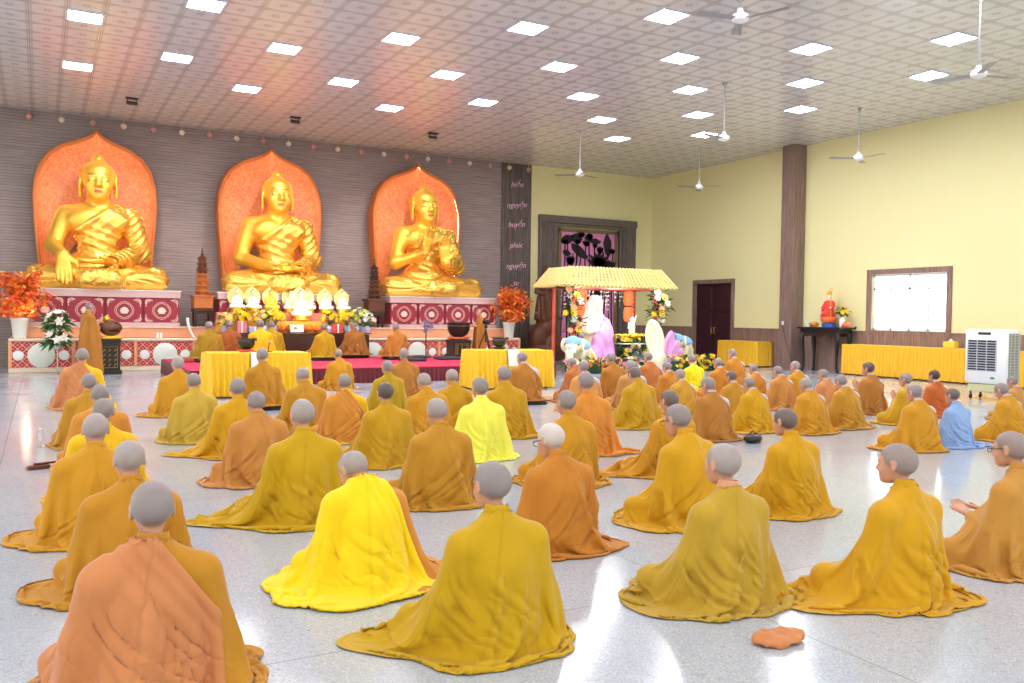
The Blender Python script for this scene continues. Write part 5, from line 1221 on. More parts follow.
def rrow(f): return [((EX0 if sx < 0 else EX1)*(1-f)+sx*TX*f, (EY0 if sy < 0 else EY1)*(1-f)+sy*TY*f, EZ+(TZ-EZ)*(f+.12*math.sin(PI*f)*-1)) for sx, sy in ((-1,-1),(1,-1),(1,1),(-1,1))]
m.strip([rrow(f) for f in np.linspace(0,1,7)], True); m.add(rrow(1.), [(0,1,2,3)])
m.strip([[(p[0],p[1],p[2]-.05) for p in rrow(0)], rrow(0)], True); m.add([(p[0],p[1],p[2]-.05) for p in rrow(0)], [(3,2,1,0)])
m.build('roof', m_roof(), t)
m = MB()
for i in range(27):
    x = -1.75+i*3.5/26
    for sy in (-1,1): m.tube([(x,sy*1.07,EZ-.005),(x*.83,sy*.7,TZ+.005)], .032, 6)
for i in range(14):
    y = -.95+i*1.9/13
    for sx in (-1,1): m.tube([(sx*1.87,y,EZ-.005),(sx*1.52,y*.68,TZ+.005)], .032, 6)
m.build('roof_ridge_tiles', pm('pale straw tile ridges', (240,218,146), .6, noise=(12,.12)), t)
def garland(x, label, seed, lean, n0=0):
    global rnd; rnd = random.Random(seed)
    t = thing('flower_garland', (x,YF-.02,0), label, 'garland'); ml, a, b, c = MB(), MB(), MB(), MB()
    for i in range(n0, 15):
        z = 1.15+i*.08; cc = (.16*math.sin(i*.8)+lean, -.1-.05*math.cos(i), z); leaves(ml, cc, .26, 16, .2, .15)
        if i % 2 == 0: bloom((a,b,c)[(i//2) % 3], (cc[0]+.08*math.cos(i*2.), cc[1]-.16, z), .13, 9, 3, (0,-1,.4))
        if i % 3 == 0: bloom((b,c,a)[(i//3) % 3], (cc[0]-.15, cc[1]-.1, z), .1, 8, 2, (-.4,-1,.2))
    ml.build('leaves', M_DGREEN, t); a.build('yellow_bloom', M_YEL, t); b.build('peach_bloom', pm('peach petals', (246,190,140), .5), t); c.build('white_bloom', M_WPET, t)
garland(XL, 'green garland with pale flowers on the canopy post beside the veiled figure', 5, -.12); garland(XR, 'green and peach garland on the canopy post over the white petal', 6, .05, 4)
g_ = NG('lit orange paper lantern'); g_.set(Base_Color=lin((240,110,60)), Roughness=.6, Emission_Color=lin((255,120,66)), Emission_Strength=.55); M_LANT = g_.m
for x, l in ((13.82,'pair of stacked orange paper lanterns beside the veiled figure'),(15.5,'pair of stacked orange paper lanterns above the small white infant figure')):
    t = thing('paper_lantern', (x,21.02,0), l, 'lantern')
    for z in (1.62,2.1): MB().lathe([(.06,-.23),(.13,-.2),(.15,-.1),(.15,.1),(.13,.2),(.06,.23)], (0,0,z), 20, wave=lambda a, i: 1+.02*math.cos(16*a)).build('shade', M_LANT, t)
    MB().tube([(0,0,1.3),(0,0,2.36)], .008, 5).lathe([(.001,1.84),(.07,1.84),(.07,1.88),(.001,1.88)], n=12).build('hanger', M_BLACK, t)
t = thing('petal_curtain', ((XL+XR)/2,21.28,0), 'strings of small white paper petals hanging under the canopy eave', 'garland'); r = random.Random(3); m = MB(); m2 = MB()
for i in range(34):
    x = r.uniform(-1.2,1.3); y = r.uniform(-.1,.1); L = r.uniform(.2,.9); m.tube([(x,y,2.33),(x,y,2.33-L)], .003, 4)
    for k in range(int(L/.13)): m2.ball((x+r.gauss(0,.01),y,2.3-k*.13-r.random()*.05), (.028,.012,.024), 6, 4)
m.build('string', M_WPLAS, t); o = m2.build('petals', M_WPET, t); o['kind'] = 'stuff'

M_IV = pm('painted ivory figure', (246,232,224), .45); M_VIO = pm('painted orchid pink drape', (226,160,224), .45, noise=(3,.1)); M_SKY = pm('painted sky blue', (140,190,232), .45, noise=(4,.15)); M_BUTT = pm('painted butter white', (250,240,206), .45, noise=(3,.06)); M_GOLDEN = pm('painted golden drape', (236,178,60), .45)
def sdf_part(name, prims, lo, hi, h, mat, parent, fold=None):
    F, L0 = field(prims, lo, hi, h)
    if fold is not None:
        n = F.shape; X, Y, Z = np.meshgrid(*(L0[i]+h*np.arange(n[i]) for i in range(3)), indexing='ij'); F = F+fold(X,Y,Z)
    V, Q = surface_nets(F, L0, h); V = smooth_pts(V, Q, 1, .4); V[:,2] = np.maximum(V[:,2], 0)
    return link(name, np_mesh(name, V, Q), mat, parent)
t = thing('veiled_figure', (14.1,20.72,.0), 'tall seated figure in a white veil and orchid pink drape under the canopy', 'statue')
LO, HI = (-1.1,-.8,-.05), (.9,.7,2.35)
sdf_part('body', [ell((.05,0,.75), (.42,.3,.6), k=.15), ell((.0,-.02,1.25), (.3,.22,.35), k=.12), cap((-.05,-.04,1.5), (-.02,-.08,1.72), .09, .09, k=.05), ell((-.02,-.14,1.88), (.13,.14,.17), k=.04), cap((-.25,0,1.4), (-.38,-.2,1.1), .1, .08, k=.06), cap((-.38,-.2,1.1), (-.02,-.38,1.15), .075, .05, k=.05), cap((.28,0,1.4), (.36,-.16,1.1), .1, .08, k=.06), cap((.36,-.16,1.1), (.06,-.38,1.18), .075, .05, k=.05), ell((.0,-.4,1.22), (.06,.06,.1), k=.03), cap((-.02,-.28,1.86),(-.02,-.29,1.83),.018,.024,k=.02)], LO, HI, .026, M_BUTT, t)
sdf_part('veil', [ell((.0,.02,1.93), (.2,.2,.25), k=.08), cap((0,.1,1.8), (.02,.18,1.2), .24, .36, k=.12), cap((.2,.1,1.5), (.5,.15,.8), .16, .2, k=.1), cap((-.18,.1,1.6), (-.34,.1,1.1), .12, .15, k=.1), ell((.62,.1,.85), (.2,.16,.16), k=.08), ell((-.02,-.26,1.84), (.12,.16,.17), k=.03, sub=True), ell((-.0,-.32,1.35), (.2,.28,.38), k=.06, sub=True)], LO, HI, .026, M_IV, t, lambda X,Y,Z: -.012*np.sin(34*X+5*Z))
sdf_part('drape', [cap((.22,-.22,1.35), (.0,-.34,.9), .15, .24, k=.1), cap((.0,-.34,.9), (-.3,-.42,.35), .24, .2, k=.1), cap((.2,-.3,1.1), (.1,-.45,.25), .18, .24, k=.12), cap((.1,-.42,.4), (.2,-.5,.06), .22, .16, k=.1)], LO, HI, .026, M_VIO, t, lambda X,Y,Z: -.018*np.sin(30*(X*.9+Z*.35)+2*Y))
sdf_part('skirt_hem', [cap((-.5,-.4,.5), (-.1,-.5,.12), .16, .2, k=.1), cap((-.1,-.5,.1), (.3,-.5,.05), .18, .12, k=.1)], LO, HI, .026, M_BUTT, t, lambda X,Y,Z: -.012*np.sin(26*X))
sdf_part('golden_sash', [cap((-.52,-.56,.45), (-.48,-.62,.08), .09, .12, k=.06)], LO, HI, .026, M_GOLDEN, t, lambda X,Y,Z: -.01*np.sin(50*X))
MB().ball((-.07,-.272,1.9), (.02,.01,.008), 8, 5).ball((.03,-.272,1.9), (.02,.01,.008), 8, 5).build('eyes', M_BLACK, t)
def elephant(loc, rz, label, s, trunk_up=True):
    t = thing('elephant_figure', loc, label, 'elephant figure', rz, s=s); LO, HI = (-.8,-1.,-.05), (.8,1.1,1.5)
    pr = [ell((0,.15,.62), (.34,.5,.33), k=.12), ell((0,-.42,.78), (.23,.25,.25), k=.1)]
    for a in (1,-1): pr += [cap((a*.17,-.12,.5), (a*.18,-.14,.06), .13, .11, k=.06), cap((a*.17,.48,.5), (a*.18,.5,.06), .14, .11, k=.06), ell((a*.26,-.34,.8), (.05,.19,.21), rotz(a*.4), k=.05)]
    tr = [(0,-.6,.72),(0,-.74,.62),(0,-.84,.7),(0,-.86,.88),(0,-.78,1.02),(0,-.66,1.05),(0,-.6,.96)] if trunk_up else [(0,-.6,.7),(0,-.76,.5),(0,-.8,.3),(0,-.76,.16),(0,-.9,.12)]
    for i in range(len(tr)-1): pr.append(cap(tr[i], tr[i+1], .1-.012*i, .088-.012*i, k=.04))
    pr.append(cap((0,.62,.75), (.02,.72,.35), .03, .02, k=.03))
    sdf_part('body', pr, LO, HI, .028, M_BUTT, t)
    bl = [ell((0,.15,.72), (.36,.47,.28), k=.1), ell((0,-.42,.86), (.24,.24,.21), k=.08)]
    for i in range(len(tr)-1): bl.append(cap(np.array(tr[i])+(0,0,.012), np.array(tr[i+1])+(0,0,.012), .102-.012*i, .09-.012*i, k=.04))
    sdf_part('blue_back', bl, LO, HI, .028, M_SKY, t, lambda X,Y,Z: np.maximum(0,(.68+.05*np.sin(9*Y)-Z))*2)
    MB().ball((.2,-.58,.82), (.02,.03,.03), 8, 6).ball((-.2,-.58,.82), (.02,.03,.03), 8, 6).build('eyes', M_BLACK, t)
    m = MB()
    for a in (1,-1): m.tube([(a*.1,-.6,.66),(a*.13,-.74,.58),(a*.12,-.84,.62)], [.03,.024,.008], 8)
    m.build('tusk', M_WHITE, t)
elephant((12.98,19.96,.0), PI/2-2.4, 'larger blue and white elephant figure crouching beside the veiled figure', .95, False)
elephant((17.3,20.75,.1), -1.0, 'small blue-backed elephant figure with raised curled trunk beyond the petals', .9)
t = thing('lotus_petal_ornament', (15.93,19.95,.02), 'giant white and violet lotus petal ornament right of the flower table', 'ornament')
def petal(m, base, tip, w, curl):
    b, e = np.array(base, float), np.array(tip, float); ax = e-b; sd = np.array([1.,0,0])-ax*ax[0]/(ax@ax); sd /= np.linalg.norm(sd); nr = np.cross(ax, sd); nr /= np.linalg.norm(nr)
    for th in (0, .02):
        m.strip([[b+ax*f+sd*w*u*(math.sin(PI*min(1,.12+f*.88))**.7)*(1 if f < .98 else .05)+nr*(th-curl*(u*u)+.25*curl*math.sin(PI*f)*2) for u in np.linspace(-1,1,9)] for f in np.linspace(0,1,12)])
LO, HI = (-.9,-.6,-.05), (1.,.6,1.7)
sdf_part('white_petal', [ell((-.2,.05,.82), (.3,.24,.66), roty(-.22), k=.1), cap((-.1,.05,.3), (.1,0,.05), .26, .2, k=.15), ell((-.42,-.12,.95), (.22,.2,.6), roty(-.3), k=.05, sub=True)], LO, HI, .026, M_BUTT, t)
for c, d, a_ in (((.14,-.12,.58), (.2,.1,.58), .22), ((.34,-.14,.44), (.17,.09,.44), .34), ((.5,-.12,.32), (.14,.08,.34), .5)):
    sdf_part('violet_petal', [ell(c, d, roty(a_), k=.03), ell((c[0],c[1]-.09,c[2]), (d[0]*.7,d[1]*.75,d[2]*.8), roty(a_), k=.03, sub=True)], LO, HI, .022, M_VIO, t)
t = thing('infant_figure', (15.25,20.5,.99), 'small white standing infant figure on the yellow flower bed', 'statue')
sdf_part('body', [cap((.05,0,.02), (.04,0,.24), .05, .07, k=.03), cap((-.05,0,.02), (-.04,0,.24), .05, .07, k=.03), ell((0,0,.3), (.1,.08,.14), k=.04), ell((0,-.01,.49), (.075,.08,.085), k=.02), cap((.09,0,.38), (.13,-.02,.58), .03, .022, k=.02), cap((-.09,0,.38), (-.14,-.02,.22), .03, .022, k=.02)], (-.25,-.2,-.02), (.25,.2,.65), .013, M_IV, t)
MB().ball((0,.005,.52), (.072,.072,.06), 12, 8).build('hair', M_BLACK, t, smooth=True)
# flower table and borders
M_GREENB = pm('dark foliage', (44,84,50), .6, noise=(8,.4))
def flower_bed(loc, w, d, h, n, mats, label, seed, name='flower_border', cat='flowers', topn=0):
    global rnd; rnd = random.Random(seed); t = thing(name, loc, label, cat)
    MB().box((0,0,h*.42), (w*.92,d*.7,h*.8), bev=.03).build('moss_base', M_GREENB, t); m = MB()
    for i in range(int(n*2.2)): leaves(m, (rnd.uniform(-w/2,w/2),rnd.uniform(-d/2,d/2)*.9-.02,rnd.uniform(.05,h)), .12, 5, .16, .1)
    m.build('foliage', M_GREEN, t); ms = [MB() for _ in mats]
    for i in range(n): bloom(rnd.choice(ms), (rnd.uniform(-w/2,w/2), -d/2*rnd.uniform(.75,1.05), rnd.uniform(.08,h)), rnd.uniform(.06,.1), 8, 2, (rnd.uniform(-.3,.3),-1,.6))
    for i in range(topn): bloom(ms[i % len(ms)], (rnd.uniform(-w/2,w/2), rnd.uniform(-d/2,d/2), h+rnd.uniform(0,.1)), rnd.uniform(.08,.12), 8, 2, (rnd.uniform(-.3,.3),-.3,1))
    for k, (q, mt) in enumerate(zip(ms, mats)): q.build('bloom', mt, t)
flower_bed((13.1,19.42,0), 1.7, .3, .3, 34, (M_PPET,M_YEL,M_WPET,M_OPET), 'low mixed flower border in front of the larger elephant figure', 21, topn=14)
flower_bed((14.4,19.8,0), .75, .3, .28, 16, (M_PPET,M_WPET,M_GREEN), 'low pink flower border at the foot of the veiled figure', 22, topn=8)
flower_bed((16.75,19.5,0), 1.7, .35, .34, 30, (M_YEL,M_LYEL,M_GOLDP), 'yellow flower border before the petal ornament and small elephant', 23, topn=26)
flower_bed((15.28,20.4,0), 1.0, .55, .74, 46, (M_PPET,M_WPET,M_YEL,M_BLUEW), 'tall green flower stand full of mixed blossoms in the canopy middle', 24, 'flower_table', 'flower stand')
o = [c for c in bpy.data.objects if c.name == 'flower_table'][0]; MB().box((0,0,.765), (1.2,.58,.03), bev=.01).build('table_top', M_WPLAS, o)
flower_bed((15.28,20.42,.785), 1.15, .5, .12, 10, (M_YEL,M_LYEL), 'bed of yellow flowers on top of the flower stand before the infant figure', 25, topn=52)

# ------------------------------------------------------------------ right wall furniture
table((20.2,21.02,0), 1.78, .64, .8, 'small golden-yellow draped table between the dark door and the pillar', PI/2, M_GCLOTH, M_GCLOTH, amp=.016, seed=6)
for i, (y, l) in enumerate(((15.92,'golden-yellow draped table nearest the black altar table'),(14.05,'middle golden-yellow draped table under the window end'),(12.18,'golden-yellow draped table behind the air cooler'))): table((20.2,y,0), 1.82, .64, .84, l, PI/2, M_GCLOTH, M_GCLOTH, amp=.016, seed=7+i)
t = thing('tissue_box', (20.2,13.75,.86), 'small yellow box on the draped table left of the air cooler', 'box'); MB().box((0,0,.08), (.18,.32,.16), bev=.015).build('carton', pm('lemon carton', (232,206,60), .5), t); MB().box((0,0,.163), (.05,.2,.008)).tube([(0,-.05,.16),(0,0,.22),(0,.05,.165)], .02).build('tissue', M_WHITE, t)
t = thing('altar_table', (20.2,17.72,0), 'tall black altar table with curved legs against the wall by the pillar', 'table', PI/2); t.scale = (.9,1,1)
MB().box((0,0,1.29), (1.75,.66,.05), bev=.012).box((0,0,1.2), (1.55,.56,.13)).tube([(-.87,-.3,1.28),(-.92,-.3,1.34)], .03).tube([(.87,-.3,1.28),(.92,-.3,1.34)], .03).build('top', M_BLACK, t)
m = MB()
for s in (1,-1): m.prism([(-.74,1.14),(.74,1.14),(.74,1.1),(.5,1.03),(.25,1.08),(0,1.0),(-.25,1.08),(-.5,1.03),(-.74,1.1)], 'y', s*.26, s*.23)
m.build('apron', M_DWOOD, t)
for a in (1,-1):
    for b in (1,-1): MB().tube([(a*.7,b*.23,1.16),(a*.73,b*.25,.95),(a*.68,b*.23,.5),(a*.67,b*.22,.12),(a*.73,b*.25,.0)], [.075,.07,.045,.04,.055], 8).build('leg', M_BLACK, t)
TZ_ = 1.318
t = thing('robed_figurine', (20.25,17.65,TZ_), 'red-robed figurine with staff and hat on a blue base on the black altar table', 'figurine', PI/2+PI)
t.rotation_euler = (0,0,PI/2)
MB().lathe([(.001,0),(.2,0),(.2,.1),(.17,.13),(.001,.14)], n=24).build('blue_base', pm('cobalt glaze', (50,90,180), .3, noise=(14,.3)), t, angle=40)
MB().lathe([(.001,.13),(.22,.14),(.2,.22),(.24,.26),(.16,.31),(.001,.31)], n=24, wave=lambda a, i: 1+.07*math.cos(8*a)).build('lotus_seat', pm('orange glaze', (240,120,60), .35), t, smooth=True)
F_ = (-.35,-.3,.25), (.35,.35,1.1)
sdf_part('robe', [cap((0,0,.32), (0,0,.55), .17, .13, k=.06), ell((0,0,.66), (.14,.1,.14), k=.05), cap((.13,0,.72), (.18,.08,.52), .055, .06, k=.04), cap((-.13,0,.72), (-.18,.08,.56), .055, .06, k=.04), cap((.1,.1,.33), (.02,.14,.4), .09, .08, k=.05)], *F_, .015, pm('vermilion robe', (222,50,40), .4, noise=(9,.15)), t, lambda X,Y,Z: -.006*np.sin(60*X+10*Z))
sdf_part('head', [cap((0,0,.76), (0,.01,.86), .045, .045, k=.02), ell((0,.015,.9), (.062,.068,.078), k=.02), ell((.18,.12,.52), (.035,.04,.035), k=.01), ell((-.17,.14,.57), (.035,.04,.035), k=.01)], *F_, .012, M_FACE, t)
MB().lathe([(.001,.93),(.075,.94),(.08,.98),(.05,1.03),(.015,1.05),(.001,1.06)], n=14).build('hat', M_GOLDP, t); MB().tube([(-.19,.15,.3),(-.19,.15,1.05)], .012).tube([(-.19+.04*math.cos(a),.15,1.09+.05*math.sin(a)) for a in np.linspace(0,6.28,14)], .008, 5).build('staff', M_GOLDP, t)
bouquet((20.25,17.18,TZ_), 'vase with a yellow and green bouquet beside the red-robed figurine', M_YEL, .17, 9, M_WHITE, .3, .07, vr=.085)
lotus_lamp((20.22,17.0,TZ_), 'pink lotus lamp at the end of the black altar table', .85, pm('salmon pink paper', (246,150,110), .45)); lotus_lamp((20.15,18.08,TZ_), 'orange lotus lamp on the pillar side of the red-robed figurine', .8)
t = thing('offering_cup', (20.05,18.24,TZ_), 'small white and blue cup on the black altar table near the pillar', 'cup'); MB().lathe([(.001,0),(.05,0),(.045,.02),(.07,.06),(.085,.13),(.075,.13),(.06,.06),(.001,.03)], n=20).build('cup', M_WHITE, t, smooth=True); MB().lathe([(.079,.085),(.083,.1),(.08,.115)], n=20).build('blue_band', M_BLUEW, t)
def cooler(loc, rz, label):
    t = thing('air_cooler', loc, label, 'air cooler', rz); w, d, z0, z1 = .86, .46, .32, 1.39; h = z1-z0      # front towards -Y
    MB().box((0,0,(z0+z1)/2), (w,d,h), bev=.035).build('housing', M_WPLAS, t, angle=50)
    M_LV = pm('pale grey louvre plastic', (186,190,200), .45); m = MB()
    MB().box((-.06,-d/2+.004,z0+h*.52), (.58,.02,.6)).build('fan_recess', M_DGREY, t)
    for i in range(13): m.box((-.06,-d/2-.012,z0+h*.52-.3+i*.05), (.6,.02,.013), rotx(.4))
    for i in range(4): m.box((-.06-.29+i*.193,-d/2-.012,z0+h*.52), (.014,.024,.6))
    m.build('front_grille', M_LV, t)
    m = MB(); R0_ = .285
    for i in range(13):
        z = -.3+i*.05+.018
        if abs(z) < R0_: m.box((-.06,-d/2-.003,z0+h*.52+z), (2*math.sqrt(R0_*R0_-z*z),.006,.018))
    m.build('fan_opening', M_BLACK, t)
    MB().box((-.02,-d/2-.004,z1-.085), (.26,.012,.05), bev=.004).build('control_panel', M_DGREY, t)
    m = MB()
    for i in range(6): m.lathe([(.001,0),(.011,0),(.011,.006),(.001,.006)], n=8)
    lg = MB().lathe([(.001,0),(.034,0),(.034,.006),(.001,.006)], n=20, sx=1.4, sy=.7).build('green_logo', pm('green emblem', (60,140,90), .4), t); lg.rotation_euler = (PI/2,0,0); lg.location = (.16,-d/2-.0,z0+.12)
    MB().box((w/2+.004,.0,(z0+z1)/2+.02), (.012,d-.12,h-.2), bev=.004).build('side_pad', pm('olive straw cooling pad', (150,146,104), .8, noise=(60,.4)), t); m = MB()
    for i in range(16): m.box((w/2+.014,0,z0+.15+i*.054), (.012,d-.12,.012))
    for i in range(3): m.box((w/2+.016,-.12+i*.12,(z0+z1)/2+.02), (.012,.012,h-.2))
    m.build('side_grille', M_LV, t)
    MB().box((0,0,z0-.09), (w-.1,d-.08,.16), bev=.02).build('water_tank', pm('pale olive translucent tank', (206,204,160), .3), t)
    for a in (1,-1):
        for b in (1,-1): MB().tube([(a*.32,b*.16,.06),(a*.32,b*.16,z0-.16)], .02).ball((a*.32,b*.16,.052), (.028,.05,.05), 12, 8).build('caster', M_BLACK, t)
    return t
cooler((16.43,10.3,0), -PI/2, 'white air cooler on casters before the draped tables on the window side')
cooler((-1.28,19.2,0), .2, 'white air cooler mostly cut off by the frame edge near the lilies')
# small things on the floor
t = thing('water_bottle', (.0,10.9,0), 'small clear water bottle on the bare floor beside the edge file', 'bottle'); MB().lathe([(.001,0),(.032,0),(.034,.02),(.034,.14),(.015,.18),(.015,.2),(.001,.2)], n=16).build('bottle', pm('clear plastic', (236,240,244), .15, trans=.8), t, smooth=True); MB().lathe([(.001,.195),(.018,.195),(.018,.22),(.001,.22)], n=12).build('cap', M_WHITE, t)
t = thing('wooden_clapper', (-.02,9.4,0), 'small brown wooden block lying on the floor at the edge file', 'wooden block', .3); MB().box((0,0,.02), (.2,.07,.04), bev=.008).build('block', M_RWOOD, t); MB().tube([(-.04,0,.05),(.16,.02,.05)], .012).build('stick', M_RWOOD, t)
t = thing('bag', (7.72,7.86,0), 'small black bag on the floor beside the bespectacled lavender-collared person', 'bag'); sdf_part('pouch', [ell((0,0,.05), (.13,.09,.06), k=.03), ell((.08,.02,.05), (.07,.07,.06), k=.03)], (-.2,-.15,-.03), (.2,.15,.15), .012, M_BLACK, t); MB().tube([(-.07,0,.1),(0,0,.15),(.08,0,.1)], .008).build('strap', M_DGREY, t)

# ------------------------------------------------------------------ people
ROBES = dict(ochre=(196,136,36), ochre2=(198,142,42), gold=(214,160,22), gold2=(208,148,34), gold3=(210,158,56), must=(202,160,16), must2=(202,154,26), olive=(188,152,22), olive2=(194,156,48), olived=(164,130,30), orange=(214,142,54), orange2=(202,130,44), orangeb=(222,142,52), orangep=(220,154,82),
    peach=(208,134,84), peachb=(202,138,66), peachp=(212,140,84), lemon=(255,222,24), lime=(255,252,96), canary=(252,234,26), yellow=(240,190,26), pale=(206,172,66), brown=(182,120,48), brownd=(160,104,40), rust=(196,100,46), rust2=(190,114,56), rustd=(168,92,42), tan=(198,144,76), tan2=(202,144,62), blue=(150,180,228), lav=(206,200,214), pinkc=(226,160,122))
HAIRS = dict(grey=(136,130,132), pale=(158,150,150), pale2=(142,130,128), dark=(70,66,70), dark2=(94,86,88), black=(42,38,40), white=(208,200,200))
def cloth(k): return m_cloth('robe cloth '+k, tuple(c*.95 for c in ROBES[k]))
def skin(k): return m_skin('skin with %s stubble' % k, HAIRS[k], (204,150,122))
KIT = {}
def kit(v):
    if v in KIT: return KIT[v]
    fk, rk = VAR[v]; fig = figure(**fk); body = body_mesh('body', fig); P = robe_mesh('robe', fig, lean=fk.get('lean',0), **rk); R, N = P.shape[:2]
    Q = grid_quads(R, N); me = np_mesh('robe', P.reshape(-1,3), Q)
    at = me.attributes.new('panel', 'FLOAT_VECTOR', 'POINT'); uv = np.zeros((R,N,3), np.float32); uv[...,0] = np.arange(N)/N; uv[...,1] = np.linspace(0,1,R)[:,None]; at.data.foreach_set('vector', uv.ravel())
    # collar: an upright crossed band around the neck
    lean = fk.get('lean',0); Lw = rotx(-lean); piv = np.array([0,0,.12]); rows = []
    for z, r1, r2, dp in ((.588,.088,.084,.03),(.612,.07,.072,.03),(.64,.06,.062,.035),(.662,.0585,.06,.045),(.664,.0545,.056,.045),(.64,.054,.055,.035)):
        rows.append([Lw@(np.array([r1*math.sin(a), -.02+r2*math.cos(a), z-dp*max(0,math.cos(a))**1.5*1.6-.004*math.sin(a)])-piv)+piv for a in np.linspace(0,2*PI,37)[:-1]])
    co = MB().strip(rows, True); cm = bpy.data.meshes.new('collar'); cm.from_pydata(co.v, [], co.f); cm.polygons.foreach_set('use_smooth', [True]*len(cm.polygons))
    KIT[v] = dict(body=body, robe=me, collar=cm, fig=fig, P=P); return KIT[v]
def shawl(v, typ):
    """An outer cloth over the robe, cut along straight edges, its rim rolled into folds."""
    k = kit(v); key = 'shawl'+typ
    if key in k: return k[key]
    me = k['robe']; bm = bmesh.new(); bm.from_mesh(me); bm.normal_update()
    if typ == 'A': cuts = [((.806,0,.592),.388),((1,0,.05),.252)]
    elif typ == 'C': cuts = [((.95,.1,.3),.31)]
    else: cuts = [((.70,.1,.70),.452)]
    nv = np.array([v_.normal[:] for v_ in bm.verts]); co = np.array([v_.co[:] for v_ in bm.verts]); off = np.full(len(co), .011)
    for n_, d in cuts[:1]:
        n_ = np.array(n_); n_ = n_/np.linalg.norm(n_); dist = d-co@n_ if typ != 'A' else .388-co@np.array((.806,0,.592))
        if typ in 'AC': off = off+.014*np.exp(-((dist-.02)/.016)**2)+(.013*np.exp(-((dist-.07)/.015)**2)+.011*np.exp(-((dist-.125)/.017)**2)+.008*np.exp(-((dist-.19)/.02)**2))*sstep(.1,.4,co[:,2])
    for i, v_ in enumerate(bm.verts): v_.co = co[i]+nv[i]*off[i]; v_.co.z = max(v_.co.z, .012)
    for n_, d in cuts:
        n_ = Vector(n_); bmesh.ops.bisect_plane(bm, geom=bm.verts[:]+bm.edges[:]+bm.faces[:], plane_co=n_*(d/n_.length_squared), plane_no=n_, clear_outer=True)
    m2 = bpy.data.meshes.new('shawl'); bm.to_mesh(m2); bm.free(); m2.polygons.foreach_set('use_smooth', [True]*len(m2.polygons)); k[key] = m2; return m2
def inner_robe(v, typ):
    """The part of a robe that an outer cloth leaves in sight, and a margin under it."""
    k = kit(v); key = 'inner'+typ
    if key not in k:
        bm = bmesh.new(); bm.from_mesh(k['robe']); n_, d = (Vector((0,0,-1)), -.3) if typ == 'B' else (Vector((-1,0,0)), -.12)
        bmesh.ops.bisect_plane(bm, geom=bm.verts[:]+bm.edges[:]+bm.faces[:], plane_co=n_*d, plane_no=n_, clear_outer=True)
        k[key] = bpy.data.meshes.new('robe'); bm.to_mesh(k[key]); bm.free(); k[key].polygons.foreach_set('use_smooth', [True]*len(k[key].polygons))
    return k[key]
def give(name, me, mat, par, sub=0, solid=0):
    o = bpy.data.objects.new(name, me); C.objects.link(o); o.parent = par
    if not me.materials: me.materials.append(mat)
    o.material_slots[0].link = 'OBJECT'; o.material_slots[0].material = mat
    if solid: md = o.modifiers.new('thickness', 'SOLIDIFY'); md.thickness = solid; md.offset = 1
    if sub: md = o.modifiers.new('smooth', 'SUBSURF'); md.levels = md.render_levels = sub
    return o
M_GLS = pm('dark spectacle frame', (40,34,34), .3)
def glasses(par, fig):
    M, o, t = fig[2]; m = MB(); f = lambda p: M@(np.array(p, float)+HEAD_C+t-o)+o
    for s in (1,-1):
        m.tube([f((s*.034+.026*math.cos(a), .102, -.006+.02*math.sin(a))) for a in np.linspace(0,2*PI,21)], .0022, 6, caps=False)
        m.tube([f((s*.06,.1,.0)), f((s*.074,.075,.0)), f((s*.082,.005,.002)), f((s*.08,-.02,-.012))], .0025, 6)
    m.tube([f((-.009,.106,-.002)), f((0,.11,.0)), f((.009,.106,-.002))], .0022, 6); m.build('glasses', M_GLS, par)
def person(row):
    label, x, y, z, yaw, s, v, ro, co, ha, ex = row; k = kit(v); ex = dict((e.split(':')+[''])[:2] for e in ex.split())
    near = math.hypot(x, y) < 9
    t = thing('person', (x,y,z), label, 'person', yaw, s=s)
    inner = [e[5] for e in ex if e in ('shawlB','shawlC')]; give('body', k['body'], skin(ha), t)
    give('robe', inner_robe(v, inner[0]) if inner else k['robe'], cloth('lav' if 'shawlB' in ex else ro), t); give('collar', k['collar'], cloth(co), t, 1 if near else 0)
    for e, c in ex.items():
        if e.startswith('shawl'): give('shawl', shawl(v, e[5]), cloth(c), t, 0, .006)
        if e == 'glasses': glasses(t, k['fig'])
    if 'cushion' in ex: cushion((x,y+.02,z-.075 if z < .2 else z-.078), .66, 'dark cushion under the '+' '.join(label.replace(',','').split()[:8]), rz=yaw)
    return t
for row in PEOPLE: person(row)
tag(sdf_part('folded_cloth', [ell((0,0,.02), (.13,.09,.028), k=.02), cap((-.1,.02,.02), (.1,-.03,.03), .03, .03, k=.02), cap((-.06,-.06,.015), (.12,.05,.02), .025, .02, k=.02)], (-.25,-.2,-.02), (.25,.2,.1), .008, cloth('peach'), None, lambda X,Y,Z: -.005*np.sin(70*X+40*Y)-.004*np.sin(90*Y-50*X)), 'crumpled orange cloth on the floor by the hem of the pink-collared person', 'cloth')
fc = bpy.data.objects['folded_cloth']; fc.location = (3.06,2.93,0)
